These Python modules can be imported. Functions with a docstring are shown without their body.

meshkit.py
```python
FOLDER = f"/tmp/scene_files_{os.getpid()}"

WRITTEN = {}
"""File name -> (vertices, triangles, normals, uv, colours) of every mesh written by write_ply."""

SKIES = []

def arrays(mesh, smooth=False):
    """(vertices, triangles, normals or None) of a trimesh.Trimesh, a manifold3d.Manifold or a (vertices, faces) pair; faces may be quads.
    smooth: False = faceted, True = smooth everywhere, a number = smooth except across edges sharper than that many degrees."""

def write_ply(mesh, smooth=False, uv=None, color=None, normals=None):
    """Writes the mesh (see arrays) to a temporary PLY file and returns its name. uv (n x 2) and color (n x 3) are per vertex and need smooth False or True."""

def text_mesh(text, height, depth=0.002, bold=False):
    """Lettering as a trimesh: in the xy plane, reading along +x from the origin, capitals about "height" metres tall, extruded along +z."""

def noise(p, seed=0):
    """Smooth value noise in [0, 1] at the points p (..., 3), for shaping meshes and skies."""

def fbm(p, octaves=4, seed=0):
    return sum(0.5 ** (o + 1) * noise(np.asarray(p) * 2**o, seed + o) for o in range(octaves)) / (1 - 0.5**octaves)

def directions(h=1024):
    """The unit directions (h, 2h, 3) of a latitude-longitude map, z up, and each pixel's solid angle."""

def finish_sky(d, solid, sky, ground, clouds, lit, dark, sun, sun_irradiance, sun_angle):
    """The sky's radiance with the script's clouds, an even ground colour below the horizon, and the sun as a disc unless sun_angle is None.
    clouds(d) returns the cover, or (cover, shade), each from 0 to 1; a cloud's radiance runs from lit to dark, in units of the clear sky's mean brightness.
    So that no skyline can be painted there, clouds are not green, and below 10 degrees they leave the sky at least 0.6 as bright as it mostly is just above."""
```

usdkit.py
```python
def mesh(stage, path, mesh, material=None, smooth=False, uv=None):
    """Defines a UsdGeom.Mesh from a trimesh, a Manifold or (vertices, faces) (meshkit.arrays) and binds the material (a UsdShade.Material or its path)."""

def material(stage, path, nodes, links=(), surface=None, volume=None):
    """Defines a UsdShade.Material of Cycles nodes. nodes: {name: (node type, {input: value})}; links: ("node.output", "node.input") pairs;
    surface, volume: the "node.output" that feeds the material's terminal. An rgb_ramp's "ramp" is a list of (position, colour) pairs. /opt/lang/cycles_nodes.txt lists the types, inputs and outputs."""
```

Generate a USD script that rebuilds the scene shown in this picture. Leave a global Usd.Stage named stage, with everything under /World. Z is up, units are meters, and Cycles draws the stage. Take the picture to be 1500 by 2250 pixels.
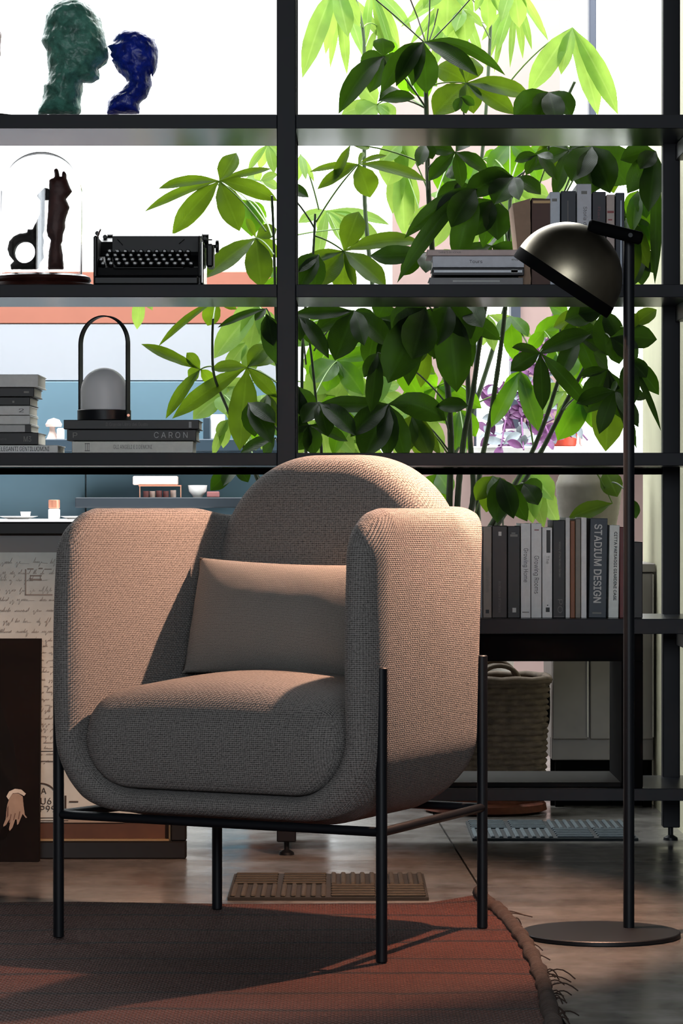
import math, random
import numpy as np, trimesh, usdkit, meshkit
from pxr import Usd, UsdGeom, UsdLux, Gf, Sdf, Vt, UsdShade

# ------------------------------------------------------------------ stage, camera, light
stage = Usd.Stage.CreateInMemory()
UsdGeom.SetStageUpAxis(stage, UsdGeom.Tokens.z)
UsdGeom.SetStageMetersPerUnit(stage, 1.0)
UsdGeom.Xform.Define(stage, '/World')
UsdGeom.Scope.Define(stage, '/World/Looks')
FPX, EYE, HZ = 7000.0, 0.77, 1110.0            # focal length in pixels of a 1500 px wide frame, eye height, horizon row
cam = UsdGeom.Camera.Define(stage, '/World/camera')
cam.CreateHorizontalApertureAttr(36.0)
cam.CreateVerticalApertureAttr(54.0)
cam.CreateFocalLengthAttr(36.0 * FPX / 1500)
cam.CreateClippingRangeAttr(Gf.Vec2f(0.1, 100))
cam.CreateExposureAttr(0.0)
cam.AddTranslateOp().Set(Gf.Vec3d(0, 0, EYE))
cam.AddRotateXOp().Set(90.0 - math.degrees(15 / FPX))

dome = UsdLux.DomeLight.Define(stage, '/World/sky_light')
dome.CreateIntensityAttr(1.3)
dome.CreateColorAttr(Gf.Vec3f(0.95, 0.98, 1.0))

def rect_light(name, loc, rx, w, h, power, color):
    l = UsdLux.RectLight.Define(stage, '/World/' + name)
    l.AddTranslateOp().Set(Gf.Vec3d(*loc)); l.AddRotateXOp().Set(rx)
    l.CreateWidthAttr(w); l.CreateHeightAttr(h); l.CreateIntensityAttr(power); l.CreateColorAttr(Gf.Vec3f(*color))
    return l
rect_light('unseen_overhead_light', (-0.7, 9.0, 3.02), 0, 4.2, 1.9, 8.0, (0.97, 0.99, 1.0))      # out of view overhead, placed to light the back room and leaves
rect_light('unseen_front_light', (0.1, -1.45, 1.8), 90, 3.0, 1.3, 9.0, (0.84, 0.92, 1.0))   # out of view behind the camera, placed to light chair and shelf fronts
LAMP_POWER = 32000.0

# ------------------------------------------------------------------ helpers
def lin(r, g, b):
    c = np.array([r, g, b]) / 255.0
    return tuple(np.where(c <= 0.04045, c / 12.92, ((c + 0.055) / 1.055) ** 2.4))
def P(px, py, Y):
    """the point at depth Y that lies behind picture point (px, py)"""
    return np.array([(px - 750) * Y / FPX, Y, EYE + (HZ - py) * Y / FPX])
def GY(py):
    return FPX * EYE / (py - HZ)

MATS = {}
def mat(name, color=(.5, .5, .5), rough=.5, metal=0., spec=.5, noise=0., nscale=20., bump=0., bscale=200., coat=0., **kw):
    nodes = {'p': ('principled_bsdf', dict(base_color=color, roughness=rough, metallic=metal, specular_ior_level=spec, coat_weight=coat, **kw))}
    links = []
    if noise or bump:
        nodes['tc'] = ('texture_coordinate', {})
    if noise:
        c = np.array(color)
        nodes['n'] = ('noise_texture', dict(scale=nscale, detail=4.0, roughness=.6))
        nodes['r'] = ('rgb_ramp', dict(ramp=[(0.3, tuple(np.clip(c * (1 - noise), 0, 1))), (0.7, tuple(np.clip(c * (1 + noise), 0, 1)))]))
        links += [('tc.object', 'n.vector'), ('n.fac', 'r.fac'), ('r.color', 'p.base_color')]
    if bump:
        nodes['n2'] = ('noise_texture', dict(scale=bscale, detail=3.0))
        nodes['b'] = ('bump', dict(strength=.6, distance=bump))
        links += [('tc.object', 'n2.vector'), ('n2.fac', 'b.height'), ('b.normal', 'p.normal')]
    MATS[name] = usdkit.material(stage, '/World/Looks/' + name, nodes, links, surface='p.BSDF')
    return MATS[name]
def weave_mat(name, dark, light, pu, pv, bump=.0015, rough=.85, melange=.35, stripes=None):
    """woven cloth over uv in metres: over-and-under threads of pitch pu x pv"""
    n = {'uv': ('uvmap', dict(attribute='st')), 's': ('separate_xyz', {}),
         'nv': ('vector_math', dict(math_type='multiply', vector2=(60., 300., 1.))), 'wob': ('noise_texture', dict(scale=1., detail=2.)),
         'a': ('math', dict(math_type='multiply', value2=math.pi / pu)), 'b': ('math', dict(math_type='multiply', value2=math.pi / pv)),
         'sa': ('math', dict(math_type='sine')), 'sb': ('math', dict(math_type='sine')),
         'aa': ('math', dict(math_type='absolute')), 'ab': ('math', dict(math_type='absolute')),
         'pr': ('math', dict(math_type='multiply')), 'sg': ('math', dict(math_type='greater_than', value2=0.)),
         'mixh': ('mix_float', {}), 'pw': ('math', dict(math_type='power', value2=.6)), 'row': ('math', dict(math_type='multiply_add', value2=.4)), 'rw6': ('math', dict(math_type='multiply', value2=.6)),
         'ns': ('noise_texture', dict(scale=1., detail=3., roughness=.7)), 'nv2': ('vector_math', dict(math_type='multiply', vector2=(1 / pu / 1.2, 1 / pv / 1.2, 1.))),
         'add': ('math', dict(math_type='multiply_add', value2=melange * 2, value3=-melange)), 'sum': ('math', dict(math_type='add', use_clamp=True)),
         'r': ('rgb_ramp', dict(ramp=[(0.1, dark), (0.85, light)])),
         'bp': ('bump', dict(strength=.8, distance=bump)), 'p': ('principled_bsdf', dict(roughness=rough, specular_ior_level=.15, sheen_weight=.08))}
    l = [('uv.UV', 's.vector'), ('s.x', 'a.value1'), ('s.y', 'b.value1'), ('a.value', 'sa.value1'), ('b.value', 'sb.value1'),
         ('sa.value', 'aa.value1'), ('sb.value', 'ab.value1'), ('sa.value', 'pr.value1'), ('sb.value', 'pr.value2'), ('pr.value', 'sg.value1'),
         ('sg.value', 'mixh.fac'), ('aa.value', 'mixh.a'), ('ab.value', 'mixh.b'), ('mixh.result', 'pw.value1'),
         ('uv.UV', 'nv2.vector1'), ('nv2.vector', 'ns.vector'), ('ns.fac', 'add.value1'), ('add.value', 'sum.value1'), ('row.value', 'sum.value2'),
         ('sum.value', 'r.fac'), ('pw.value', 'bp.height'), ('pw.value', 'rw6.value1'), ('ab.value', 'row.value1'), ('rw6.value', 'row.value3'), ('bp.normal', 'p.normal')]
    if stripes:
        n['st'] = ('rgb_ramp', dict(ramp=stripes[1])); n['sm'] = ('math', dict(math_type='multiply', value2=1. / stripes[0])); n['fr'] = ('math', dict(math_type='fraction'))
        n['wb'] = ('noise_texture', dict(scale=2.2, detail=3.)); n['ws'] = ('math', dict(math_type='multiply_add', value2=.10))
        n['mx'] = ('mix_color', dict(blend_type='multiply', fac=1.))
        l += [('uv.UV', 'wb.vector'), ('wb.fac', 'ws.value1'), ('s.y', 'ws.value3'), ('ws.value', 'sm.value1'), ('sm.value', 'fr.value1'), ('fr.value', 'st.fac'),
              ('r.color', 'mx.a'), ('st.color', 'mx.b'), ('mx.result', 'p.base_color')]
    else:
        l += [('r.color', 'p.base_color')]
    for k in ('wob', 'nv'): n.pop(k)
    MATS[name] = usdkit.material(stage, '/World/Looks/' + name, n, l, surface='p.BSDF')
    return MATS[name]
def leaf_mat(name, top, through, vein, mixf):
    n = {'uv': ('uvmap', dict(attribute='st')), 's': ('separate_xyz', {}), 'm': ('math', dict(math_type='absolute')),
         'r': ('rgb_ramp', dict(ramp=[(0., vein), (.05, vein), (.11, top), (1., top)])),
         'w': ('wave_texture', dict(wave_type='bands', bands_direction='diagonal', scale=5.5, distortion=.6)),
         'bp': ('bump', dict(strength=.22, distance=.001)),
         'tc': ('texture_coordinate', {}), 'nz': ('noise_texture', dict(scale=14., detail=3.)),
         'tr': ('rgb_ramp', dict(ramp=[(.3, tuple(np.array(through) * .75)), (.7, tuple(np.clip(np.array(through) * 1.2, 0, 1)))])),
         'p': ('principled_bsdf', dict(roughness=.36, specular_ior_level=.2)), 't': ('translucent_bsdf', {}), 'mx': ('mix_closure', dict(fac=mixf)),
         'cv': ('combine_xyz', {})}
    l = [('uv.UV', 's.vector'), ('s.y', 'm.value1'), ('m.value', 'r.fac'), ('r.color', 'p.base_color'), ('s.x', 'cv.x'), ('m.value', 'cv.y'),
         ('cv.vector', 'w.vector'), ('w.fac', 'bp.height'), ('bp.normal', 'p.normal'), ('tc.object', 'nz.vector'), ('nz.fac', 'tr.fac'), ('tr.color', 't.color'),
         ('p.BSDF', 'mx.closure1'), ('t.BSDF', 'mx.closure2')]
    MATS[name] = usdkit.material(stage, '/World/Looks/' + name, n, l, surface='mx.closure')
    return MATS[name]

USED = {}
def fresh(parent, name):
    k = (parent, name); i = USED.get(k, 0); USED[k] = i + 1
    return f'{parent}/{name}' + (f'_{i:03d}' if i else '')
def tag(prim, label=None, cat=None, group=None, kind=None):
    for k, v in (('label', label), ('category', cat), ('group', group), ('kind', kind)):
        if v: prim.SetCustomDataByKey(k, v)
    return prim
def write(path, mesh, material, smooth=None, uv=None, off=None):
    """one Mesh prim; uv 'box' projects uv in metres along the main axes, or an n x 2 array"""
    if isinstance(mesh, list): mesh = trimesh.util.concatenate(mesh)
    if isinstance(mesh, tuple):
        v, f = np.asarray(mesh[0], float), np.asarray(mesh[1], int)
        if f.shape[1] == 4: f = np.vstack([f[:, [0, 1, 2]], f[:, [0, 2, 3]]])
    else:
        v, f = np.array(mesh.vertices), np.array(mesh.faces)
    n = None
    if uv is not None:
        v, f, n = meshkit.arrays((v, f), True)
        if isinstance(uv, str):
            fn = np.cross(v[f[:, 1]] - v[f[:, 0]], v[f[:, 2]] - v[f[:, 0]])
            ax = np.argmax(np.abs(fn) * (np.array([1, 1, 1.])), 1)
            key = f * 3 + ax[:, None]
            uniq, inv = np.unique(key.ravel(), return_inverse=True)
            src, a = uniq // 3, uniq % 3
            v, n, f = v[src], n[src], inv.reshape(-1, 3)
            uv = np.where(a[:, None] == 0, v[:, [1, 2]], np.where(a[:, None] == 1, v[:, [0, 2]], v[:, [0, 1]]))
    elif smooth is not None:
        v, f, n = meshkit.arrays((v, f), smooth)
    if off is not None: v = v - np.asarray(off)
    m = UsdGeom.Mesh.Define(stage, path)
    m.CreatePointsAttr(Vt.Vec3fArray.FromNumpy(v.astype(np.float32)))
    m.CreateFaceVertexCountsAttr(Vt.IntArray.FromNumpy(np.full(len(f), 3, np.int32)))
    m.CreateFaceVertexIndicesAttr(Vt.IntArray.FromNumpy(f.astype(np.int32).ravel()))
    m.CreateSubdivisionSchemeAttr('none')
    if n is not None:
        m.CreateNormalsAttr(Vt.Vec3fArray.FromNumpy(n.astype(np.float32))); m.SetNormalsInterpolation('vertex')
    if uv is not None:
        UsdGeom.PrimvarsAPI(m).CreatePrimvar('st', Sdf.ValueTypeNames.TexCoord2fArray, 'vertex').Set(Vt.Vec2fArray.FromNumpy(np.asarray(uv, np.float32)))
    UsdShade.MaterialBindingAPI.Apply(m.GetPrim()).Bind(MATS[material])
    return m.GetPrim()
class Thing:
    """an Xform at the thing's base; parts are given in world space unless local"""
    def __init__(self, name, label, cat, loc=(0, 0, 0), rotz=0., group=None, kind=None, local=False):
        self.path = fresh('/World', name); x = UsdGeom.Xform.Define(stage, self.path)
        x.AddTranslateOp().Set(Gf.Vec3d(*map(float, loc)))
        if rotz: x.AddRotateZOp().Set(rotz)
        self.loc, self.local, self.prim = np.asarray(loc, float), local, x.GetPrim()
        tag(self.prim, label, cat, group, kind)
    def part(self, name, mesh, material, smooth=None, uv=None, parent=None, label=None, kind=None):
        path = fresh(str(parent.GetPath()) if parent else self.path, name)
        p = write(path, mesh, material, smooth, uv, None if self.local else self.loc)
        tag(p, label, kind=kind)
        return p
def solo(name, mesh, material, label, cat, group=None, kind=None, smooth=None, uv=None):
    p = write(fresh('/World', name), mesh, material, smooth, uv)
    return tag(p, label, cat, group, kind)
def struct(name, mesh, material, label=None, parent=None, smooth=None, uv=None):
    p = write(fresh(str(parent.GetPath()) if parent else '/World', name), mesh, material, smooth, uv)
    if not parent: tag(p, label, kind='structure')
    return p

def box(x0, x1, y0, y1, z0, z1, c=0.):
    lo, hi = np.minimum((x0, y0, z0), (x1, y1, z1)), np.maximum((x0, y0, z0), (x1, y1, z1))
    c = min(c, .45 * float((hi - lo).min()))
    if c <= 0:
        return trimesh.creation.box(bounds=[lo, hi])
    pts = []
    for i in range(8):
        s = np.array([(i >> k) & 1 for k in range(3)]); q = np.where(s, hi, lo); d = np.where(s, -1, 1) * c
        for k in range(3):
            w = q + d; w[k] = q[k]; pts.append(w)
    return trimesh.convex.convex_hull(np.array(pts))
def tube(pts, radii, sides=10, cap=True, closed=False):
    p = np.asarray(pts, float); n = len(p); r = np.broadcast_to(radii, (n,))
    t = (np.roll(p, -1, 0) - np.roll(p, 1, 0)) if closed else np.gradient(p, axis=0)
    t /= np.linalg.norm(t, axis=1, keepdims=True) + 1e-12
    a = np.cross(t[0], [0, 0, 1.] if abs(t[0, 2]) < .9 else [1., 0, 0]); A = []
    for k in range(n):
        a = a - t[k] * (a @ t[k]); a /= np.linalg.norm(a) + 1e-12; A.append(a)
    A = np.array(A); B = np.cross(t, A); ang = np.arange(sides) * 2 * np.pi / sides
    v = (p[:, None] + r[:, None, None] * (np.cos(ang)[None, :, None] * A[:, None] + np.sin(ang)[None, :, None] * B[:, None])).reshape(-1, 3)
    f = []
    for k in range(n if closed else n - 1):
        for j in range(sides):
            a0, a1 = k * sides + j, k * sides + (j + 1) % sides; m = (k + 1) % n
            b0, b1 = m * sides + j, m * sides + (j + 1) % sides
            f += [(a0, a1, b1), (a0, b1, b0)]
    if cap and not closed:
        v = np.vstack([v, p[:1], p[-1:]]); i, k = len(v) - 2, len(v) - 1
        for j in range(sides):
            f += [(i, (j + 1) % sides, j), (k, (n - 1) * sides + j, (n - 1) * sides + (j + 1) % sides)]
    return trimesh.Trimesh(v, f, process=False)
def lathe(prof, n=48, center=(0, 0, 0)):
    """profile of (r, z) from bottom to top, turned about z"""
    m = trimesh.creation.revolve(np.array(prof, float), sections=n)
    m.fix_normals(); m.apply_translation(center)
    return m
def cyl(p0, p1, r, n=24, c=0.):
    p0, p1 = np.asarray(p0, float), np.asarray(p1, float); L = np.linalg.norm(p1 - p0)
    prof = [(0, 0), (r - c, 0), (r, c), (r, L - c), (r - c, L), (0, L)] if c else [(0, 0), (r, 0), (r, L), (0, L)]
    m = lathe(prof, n); m.apply_transform(trimesh.geometry.align_vectors([0, 0, 1], (p1 - p0) / L)); m.apply_translation(p0)
    return m
def extr(poly, y0, y1):
    """outline in x, z made solid between y0 and y1"""
    import shapely
    g = shapely.Polygon(poly).buffer(0)
    ms = [trimesh.creation.extrude_polygon(q, abs(y1 - y0), engine='earcut') for q in getattr(g, 'geoms', [g])]
    m = trimesh.util.concatenate(ms); v = m.vertices.copy()
    m.vertices = np.c_[v[:, 0], min(y0, y1) + v[:, 2], v[:, 1]]; m.invert()
    return m
def nets(fun, lo, hi, h, newton=2):
    """the zero surface of fun(points) as a closed mesh (surface nets)"""
    lo, hi = np.asarray(lo, float), np.asarray(hi, float); N = np.ceil((hi - lo) / h).astype(int) + 1
    ax = [lo[k] + h * np.arange(N[k]) for k in range(3)]
    G = np.stack(np.meshgrid(*ax, indexing='ij'), -1); V = fun(G.reshape(-1, 3)).reshape(N)
    S = V < 0; cs = np.zeros(N - 1, int); acc = np.zeros((*(N - 1), 3)); cnt = np.zeros(N - 1)
    for o in np.ndindex(2, 2, 2): cs += S[tuple(slice(o[k], N[k] - 1 + o[k]) for k in range(3))]
    for k in range(3):
        for o in np.ndindex(2, 2):
            oo = list(o); oo.insert(k, 0); pp = list(oo); pp[k] = 1
            s0 = tuple(slice(oo[j], N[j] - 1 + oo[j]) for j in range(3)); s1 = tuple(slice(pp[j], N[j] - 1 + pp[j]) for j in range(3))
            a, b = V[s0], V[s1]; x = (a < 0) != (b < 0); t = np.where(x, a / np.where(x, a - b, 1), 0)
            q = G[s0] + t[..., None] * (G[s1] - G[s0]); acc += q * x[..., None]; cnt += x
    act = (cs > 0) & (cs < 8); idx = np.full(N - 1, -1); idx[act] = np.arange(act.sum()); v = acc[act] / cnt[act][:, None]
    F = []
    for k in range(3):
        i, j = [(1, 2), (2, 0), (0, 1)][k]
        sl0 = [slice(1, N[m] - 1) for m in range(3)]; sl0[k] = slice(0, N[k] - 1); sl1 = list(sl0); sl1[k] = slice(1, N[k])
        a, b = S[tuple(sl0)], S[tuple(sl1)]
        w = np.argwhere(a != b); flip = a[a != b]
        c = w.copy(); c[:, i] += 1; c[:, j] += 1
        def I(di, dj):
            q = c.copy(); q[:, i] -= di; q[:, j] -= dj
            return idx[q[:, 0], q[:, 1], q[:, 2]]
        q = np.stack([I(1, 1), I(0, 1), I(0, 0), I(1, 0)], 1)
        q[~flip] = q[~flip][:, ::-1]; F.append(q)
    F = np.vstack(F); F = F[(F >= 0).all(1)]
    for _ in range(newton):
        e = h * .05; d0 = fun(v); g = np.stack([(fun(v + e * np.eye(3)[k]) - d0) / e for k in range(3)], 1)
        st = d0[:, None] * g / np.maximum((g * g).sum(1), .2)[:, None]
        ln = np.linalg.norm(st, axis=1, keepdims=True); v = v - st * np.minimum(1, h * .5 / np.maximum(ln, 1e-9))
    return trimesh.Trimesh(v, np.vstack([F[:, [0, 1, 2]], F[:, [0, 2, 3]]]), process=False)
def smax(a, b, k):
    h = np.maximum(k - np.abs(a - b), 0) / k
    return np.maximum(a, b) + h * h * k / 4
def smin(a, b, k): return -smax(-a, -b, k)
def rrect(a, b, a0, a1, b0, b1, r):
    """rounded rectangle distance in 2D; r is one radius or (low-low, high-low, low-high, high-high)"""
    ca, cb = (a0 + a1) / 2, (b0 + b1) / 2; x, y = a - ca, b - cb
    if np.ndim(r):
        R = np.where(y < 0, np.where(x < 0, r[0], r[1]), np.where(x < 0, r[2], r[3]))
    else: R = r
    qx, qy = np.abs(x) - (a1 - a0) / 2 + R, np.abs(y) - (b1 - b0) / 2 + R
    return np.hypot(np.maximum(qx, 0), np.maximum(qy, 0)) + np.minimum(np.maximum(qx, qy), 0) - R
def poly_sd(poly, x, z):
    """distance to an outline, positive inside"""
    p = np.asarray(poly, float); q = np.roll(p, -1, 0); d = np.full(x.shape, 9.); ins = np.zeros(x.shape, bool)
    for a, b in zip(p, q):
        e = b - a; t = np.clip(((x - a[0]) * e[0] + (z - a[1]) * e[1]) / (e @ e + 1e-12), 0, 1)
        d = np.minimum(d, np.hypot(x - a[0] - t * e[0], z - a[1] - t * e[1]))
        c = (a[1] > z) != (b[1] > z); ins ^= c & (x < (b[0] - a[0]) * (z - a[1]) / (b[1] - a[1] + 1e-12) + a[0])
    return np.where(ins, d, -d)
def puff(polys, Y, R, h, rough=0., rs=60., seed=0, carve=None):
    """a full-bodied carving whose side view has the given outlines (x, z) and half depth up to R"""
    polys = [np.asarray(p, float) for p in polys]
    allp = np.vstack(polys); lo, hi = allp.min(0) - .012, allp.max(0) + .012
    def f(q):
        d = np.full(len(q), -9.)
        for p in polys: d = np.maximum(d, poly_sd(p, q[:, 0], q[:, 2]))
        dd = np.clip(d, 0, R); t = np.sqrt(np.maximum(2 * R * dd - dd * dd, 0))
        y = np.abs(q[:, 1] - Y)
        val = np.where(d > 0, y - t, np.hypot(d, y)); val = np.where(d > 0, np.maximum(val, -d) * .8, val)
        if rough: val = val + rough * (meshkit.fbm(q * rs, 3, seed) - .5) * 2
        if carve is not None: val = carve(q, val)
        return val
    return nets(f, (lo[0], Y - R - .012, lo[1]), (hi[0], Y + R + .012, hi[1]), h, newton=1)
def text(s, height, origin, right, up, depth=.0006, bold=False, width=None):
    m = meshkit.text_mesh(s, height, depth, bold); v = m.vertices.copy()
    if width: v[:, 0] *= width / np.ptp(v[:, 0])
    right, up = np.asarray(right, float), np.asarray(up, float); out = np.cross(right, up)
    m.vertices = np.asarray(origin) + v[:, :1] * right + v[:, 1:2] * up + v[:, 2:] * out
    return m

# ------------------------------------------------------------------ materials
mat('plaster_white', (.86, .86, .86), .8, noise=.03, nscale=3)
mat('wall_white', (.84, .85, .87), .7, noise=.02, nscale=2)
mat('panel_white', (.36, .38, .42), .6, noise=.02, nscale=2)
mat('terracotta_paint', lin(158, 98, 80), .7, noise=.05, nscale=4)
mat('blue_paint', lin(94, 124, 140), .55, noise=.05, nscale=4)
mat('blue_ledge', lin(40, 58, 72), .5)
mat('navy_ledge', lin(22, 33, 43), .5)
mat('pink_plaster', lin(158, 134, 130), .8, noise=.04, nscale=5)
mat('cream_plaster', lin(208, 206, 178), .8, noise=.05, nscale=6)
mat('front_plaster', lin(96, 95, 95), .9, noise=.04, nscale=3)
mat('ceiling_dark', lin(50, 49, 49), .9)
mat('black_paint', lin(20, 23, 28), .42, spec=.4, noise=.12, nscale=9)
mat('shelf_face', lin(20, 23, 30), .5, spec=.25, noise=.08, nscale=12)
mat('shelf_gloss', lin(22, 25, 32), .26, spec=.5, noise=.08, nscale=12)
mat('black_metal', lin(17, 20, 25), .45, spec=.3)
mat('black_gloss', lin(9, 8, 8), .6, spec=.12)
mat('matt_black', lin(9, 9, 10), .8, spec=.05)
mat('window_frame', lin(60, 66, 80), .5)
mat('outside_white', (.85, .85, .84), .9)
mat('railing', lin(205, 200, 205), .6)
mat('brass_dark', (.33, .29, .21), .40, metal=1., noise=.12, nscale=30)
mat('lamp_inner', (.85, .82, .78), .6)
mat('white_print', (.78, .78, .76), .6)
mat('chrome', (.8, .82, .84), .12, metal=1.)
mat('grey_cabinet', lin(132, 126, 122), .4, noise=.12, nscale=7)
mat('cabinet_edge', lin(200, 196, 190), .35)
mat('ceramic_grey', lin(136, 130, 120), .45, noise=.12, nscale=25)
mat('white_ceramic', (.82, .81, .8), .3)
mat('copper', lin(205, 140, 115), .35, metal=.6)
mat('rose_box', lin(150, 95, 95), .6)
mat('pale_pink', lin(235, 210, 200), .6)
mat('orange_glaze', lin(200, 70, 45), .35)
mat('wood_dark', lin(58, 26, 20), .3, noise=.3, nscale=18)
mat('wood_brown', lin(92, 58, 40), .5, noise=.25, nscale=14)
mat('pot_clay', lin(120, 78, 60), .8, noise=.1, nscale=12)
mat('soil', lin(45, 34, 26), .95, bump=.004, bscale=60)
mat('stem_green', lin(44, 62, 30), .55, noise=.3, nscale=40)
mat('petiole_green', lin(86, 118, 42), .5)
mat('bust_green', lin(82, 140, 122), .42, noise=.55, nscale=38, bump=.003, bscale=110)
mat('bust_blue', lin(14, 40, 150), .38, noise=.55, nscale=42, bump=.003, bscale=110)
mat('bust_red', lin(86, 28, 24), .45, noise=.4, nscale=30)
mat('bronze_dark', lin(40, 36, 35), .6, spec=.15, noise=.3, nscale=40)
mat('bronze_red', lin(84, 46, 40), .5, noise=.3, nscale=40)
mat('key_glint_white', (.95, .95, .95), .3)  # plain white for the glints on the typewriter keys
mat('typewriter_black', lin(11, 11, 13), .45, spec=.35, noise=.1)
mat('gilt', lin(150, 122, 84), .45, metal=.5)
mat('frame_black', lin(16, 14, 14), .5, spec=.3)
mat('mount_brown', lin(74, 48, 34), .7, noise=.2, nscale=14)
mat('mount_grey', lin(128, 128, 128), .8)
mat('letter_paper', lin(186, 196, 193), .85, noise=.10, nscale=9)
mat('letter_ink', lin(138, 134, 128), .9)
mat('ink_dark', lin(60, 52, 46), .9)
mat('print_tan', lin(150, 140, 128), .85)
mat('print_orange', lin(176, 86, 48), .8)
mat('canvas_dark', lin(10, 4, 3), .75, spec=.15, noise=.5, nscale=4)
mat('canvas_black', lin(7, 6, 6), .75, spec=.15)
mat('paint_skin', lin(152, 132, 114), .6, noise=.15, nscale=30)
mat('paint_skin_dark', lin(100, 72, 56), .6)
mat('paint_cuff', lin(196, 190, 176), .6, noise=.1, nscale=40)
mat('page_paper', lin(206, 202, 192), .85, noise=.05, nscale=120)
mat('basket_reed', lin(92, 78, 64), .75, noise=.35, nscale=45)
mat('basket_base', lin(104, 50, 28), .7, noise=.3, nscale=40)
mat('mat_dark', lin(34, 31, 26), .9, noise=.2, nscale=40)
mat('mat_blue', lin(28, 34, 38), .9, noise=.2, nscale=40)
mat('mat_bar', lin(54, 49, 39), .85, noise=.25, nscale=60)
mat('mat_bar_blue', lin(62, 74, 80), .85, noise=.25, nscale=60)
mat('fringe_brown', lin(52, 38, 31), .95, noise=.3, nscale=60, bump=.004, bscale=140)
mat('purple_leaf', lin(112, 62, 112), .5, noise=.3, nscale=30)
mat('grey_leaf', lin(150, 160, 168), .6, noise=.2, nscale=30)
weave_mat('chair_cloth', lin(14, 14, 14), lin(138, 134, 130), .0042, .0034, .0013, melange=.75)
weave_mat('pillow_cloth', lin(62, 61, 59), lin(138, 136, 131), .0022, .0018, .0006, melange=.6)
weave_mat('rug_cloth', lin(20, 9, 5), lin(84, 34, 12), .0052, .0105, .004, melange=.4,
          stripes=(.37, [(0., (1, 1, 1)), (.10, (1, 1, 1)), (.12, (.18, .15, .15)), (.15, (.18, .15, .15)), (.18, (.95, .85, .8)), (.55, (.8, .8, .8)), (.565, (.25, .22, .22)), (.60, (.25, .22, .22)), (.61, (.8, .8, .8)), (1., (1, 1, 1))]))
leaf_mat('leaf_shaded', (.009, .026, .004), (.030, .078, .003), (.02, .05, .009), .45)  # shade on the front, overlapping leaves put into a darker colour
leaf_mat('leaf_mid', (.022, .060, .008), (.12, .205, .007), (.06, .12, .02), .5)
leaf_mat('leaf_backlit', (.028, .085, .010), (.17, .40, .008), (.08, .16, .02), .52)  # backlight on leaves farther in put into the green
leaf_mat('leaf_backlit_pale', (.10, .22, .03), (.29, .44, .07), (.2, .32, .08), .56)  # strong backlight on the rear leaves put into a paler colour
MATS['dome_glass'] = usdkit.material(stage, '/World/Looks/dome_glass', {'p': ('principled_bsdf', dict(base_color=(1, 1, 1), roughness=0.0, transmission_weight=1.0, ior=1.45))}, [], surface='p.BSDF')
MATS['pane_glass'] = usdkit.material(stage, '/World/Looks/pane_glass', {'t': ('transparent_bsdf', {}), 'g': ('glossy_bsdf', dict(roughness=.02)), 'f': ('fresnel', dict(IOR=1.45)), 'm': ('mix_closure', {})},
    [('f.fac', 'm.fac'), ('t.BSDF', 'm.closure1'), ('g.BSDF', 'm.closure2')], surface='m.closure')
MATS['opal_glass'] = usdkit.material(stage, '/World/Looks/opal_glass', {'p': ('principled_bsdf', dict(base_color=(.90, .89, .90), roughness=.45)), 't': ('translucent_bsdf', dict(color=(.7, .7, .7))), 'm': ('mix_closure', dict(fac=.25))},
    [('p.BSDF', 'm.closure1'), ('t.BSDF', 'm.closure2')], surface='m.closure')
MATS['bulb_glow'] = usdkit.material(stage, '/World/Looks/bulb_glow', {'e': ('emission', dict(color=(1., .57, .39), strength=LAMP_POWER))}, [], surface='e.emission')
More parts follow.
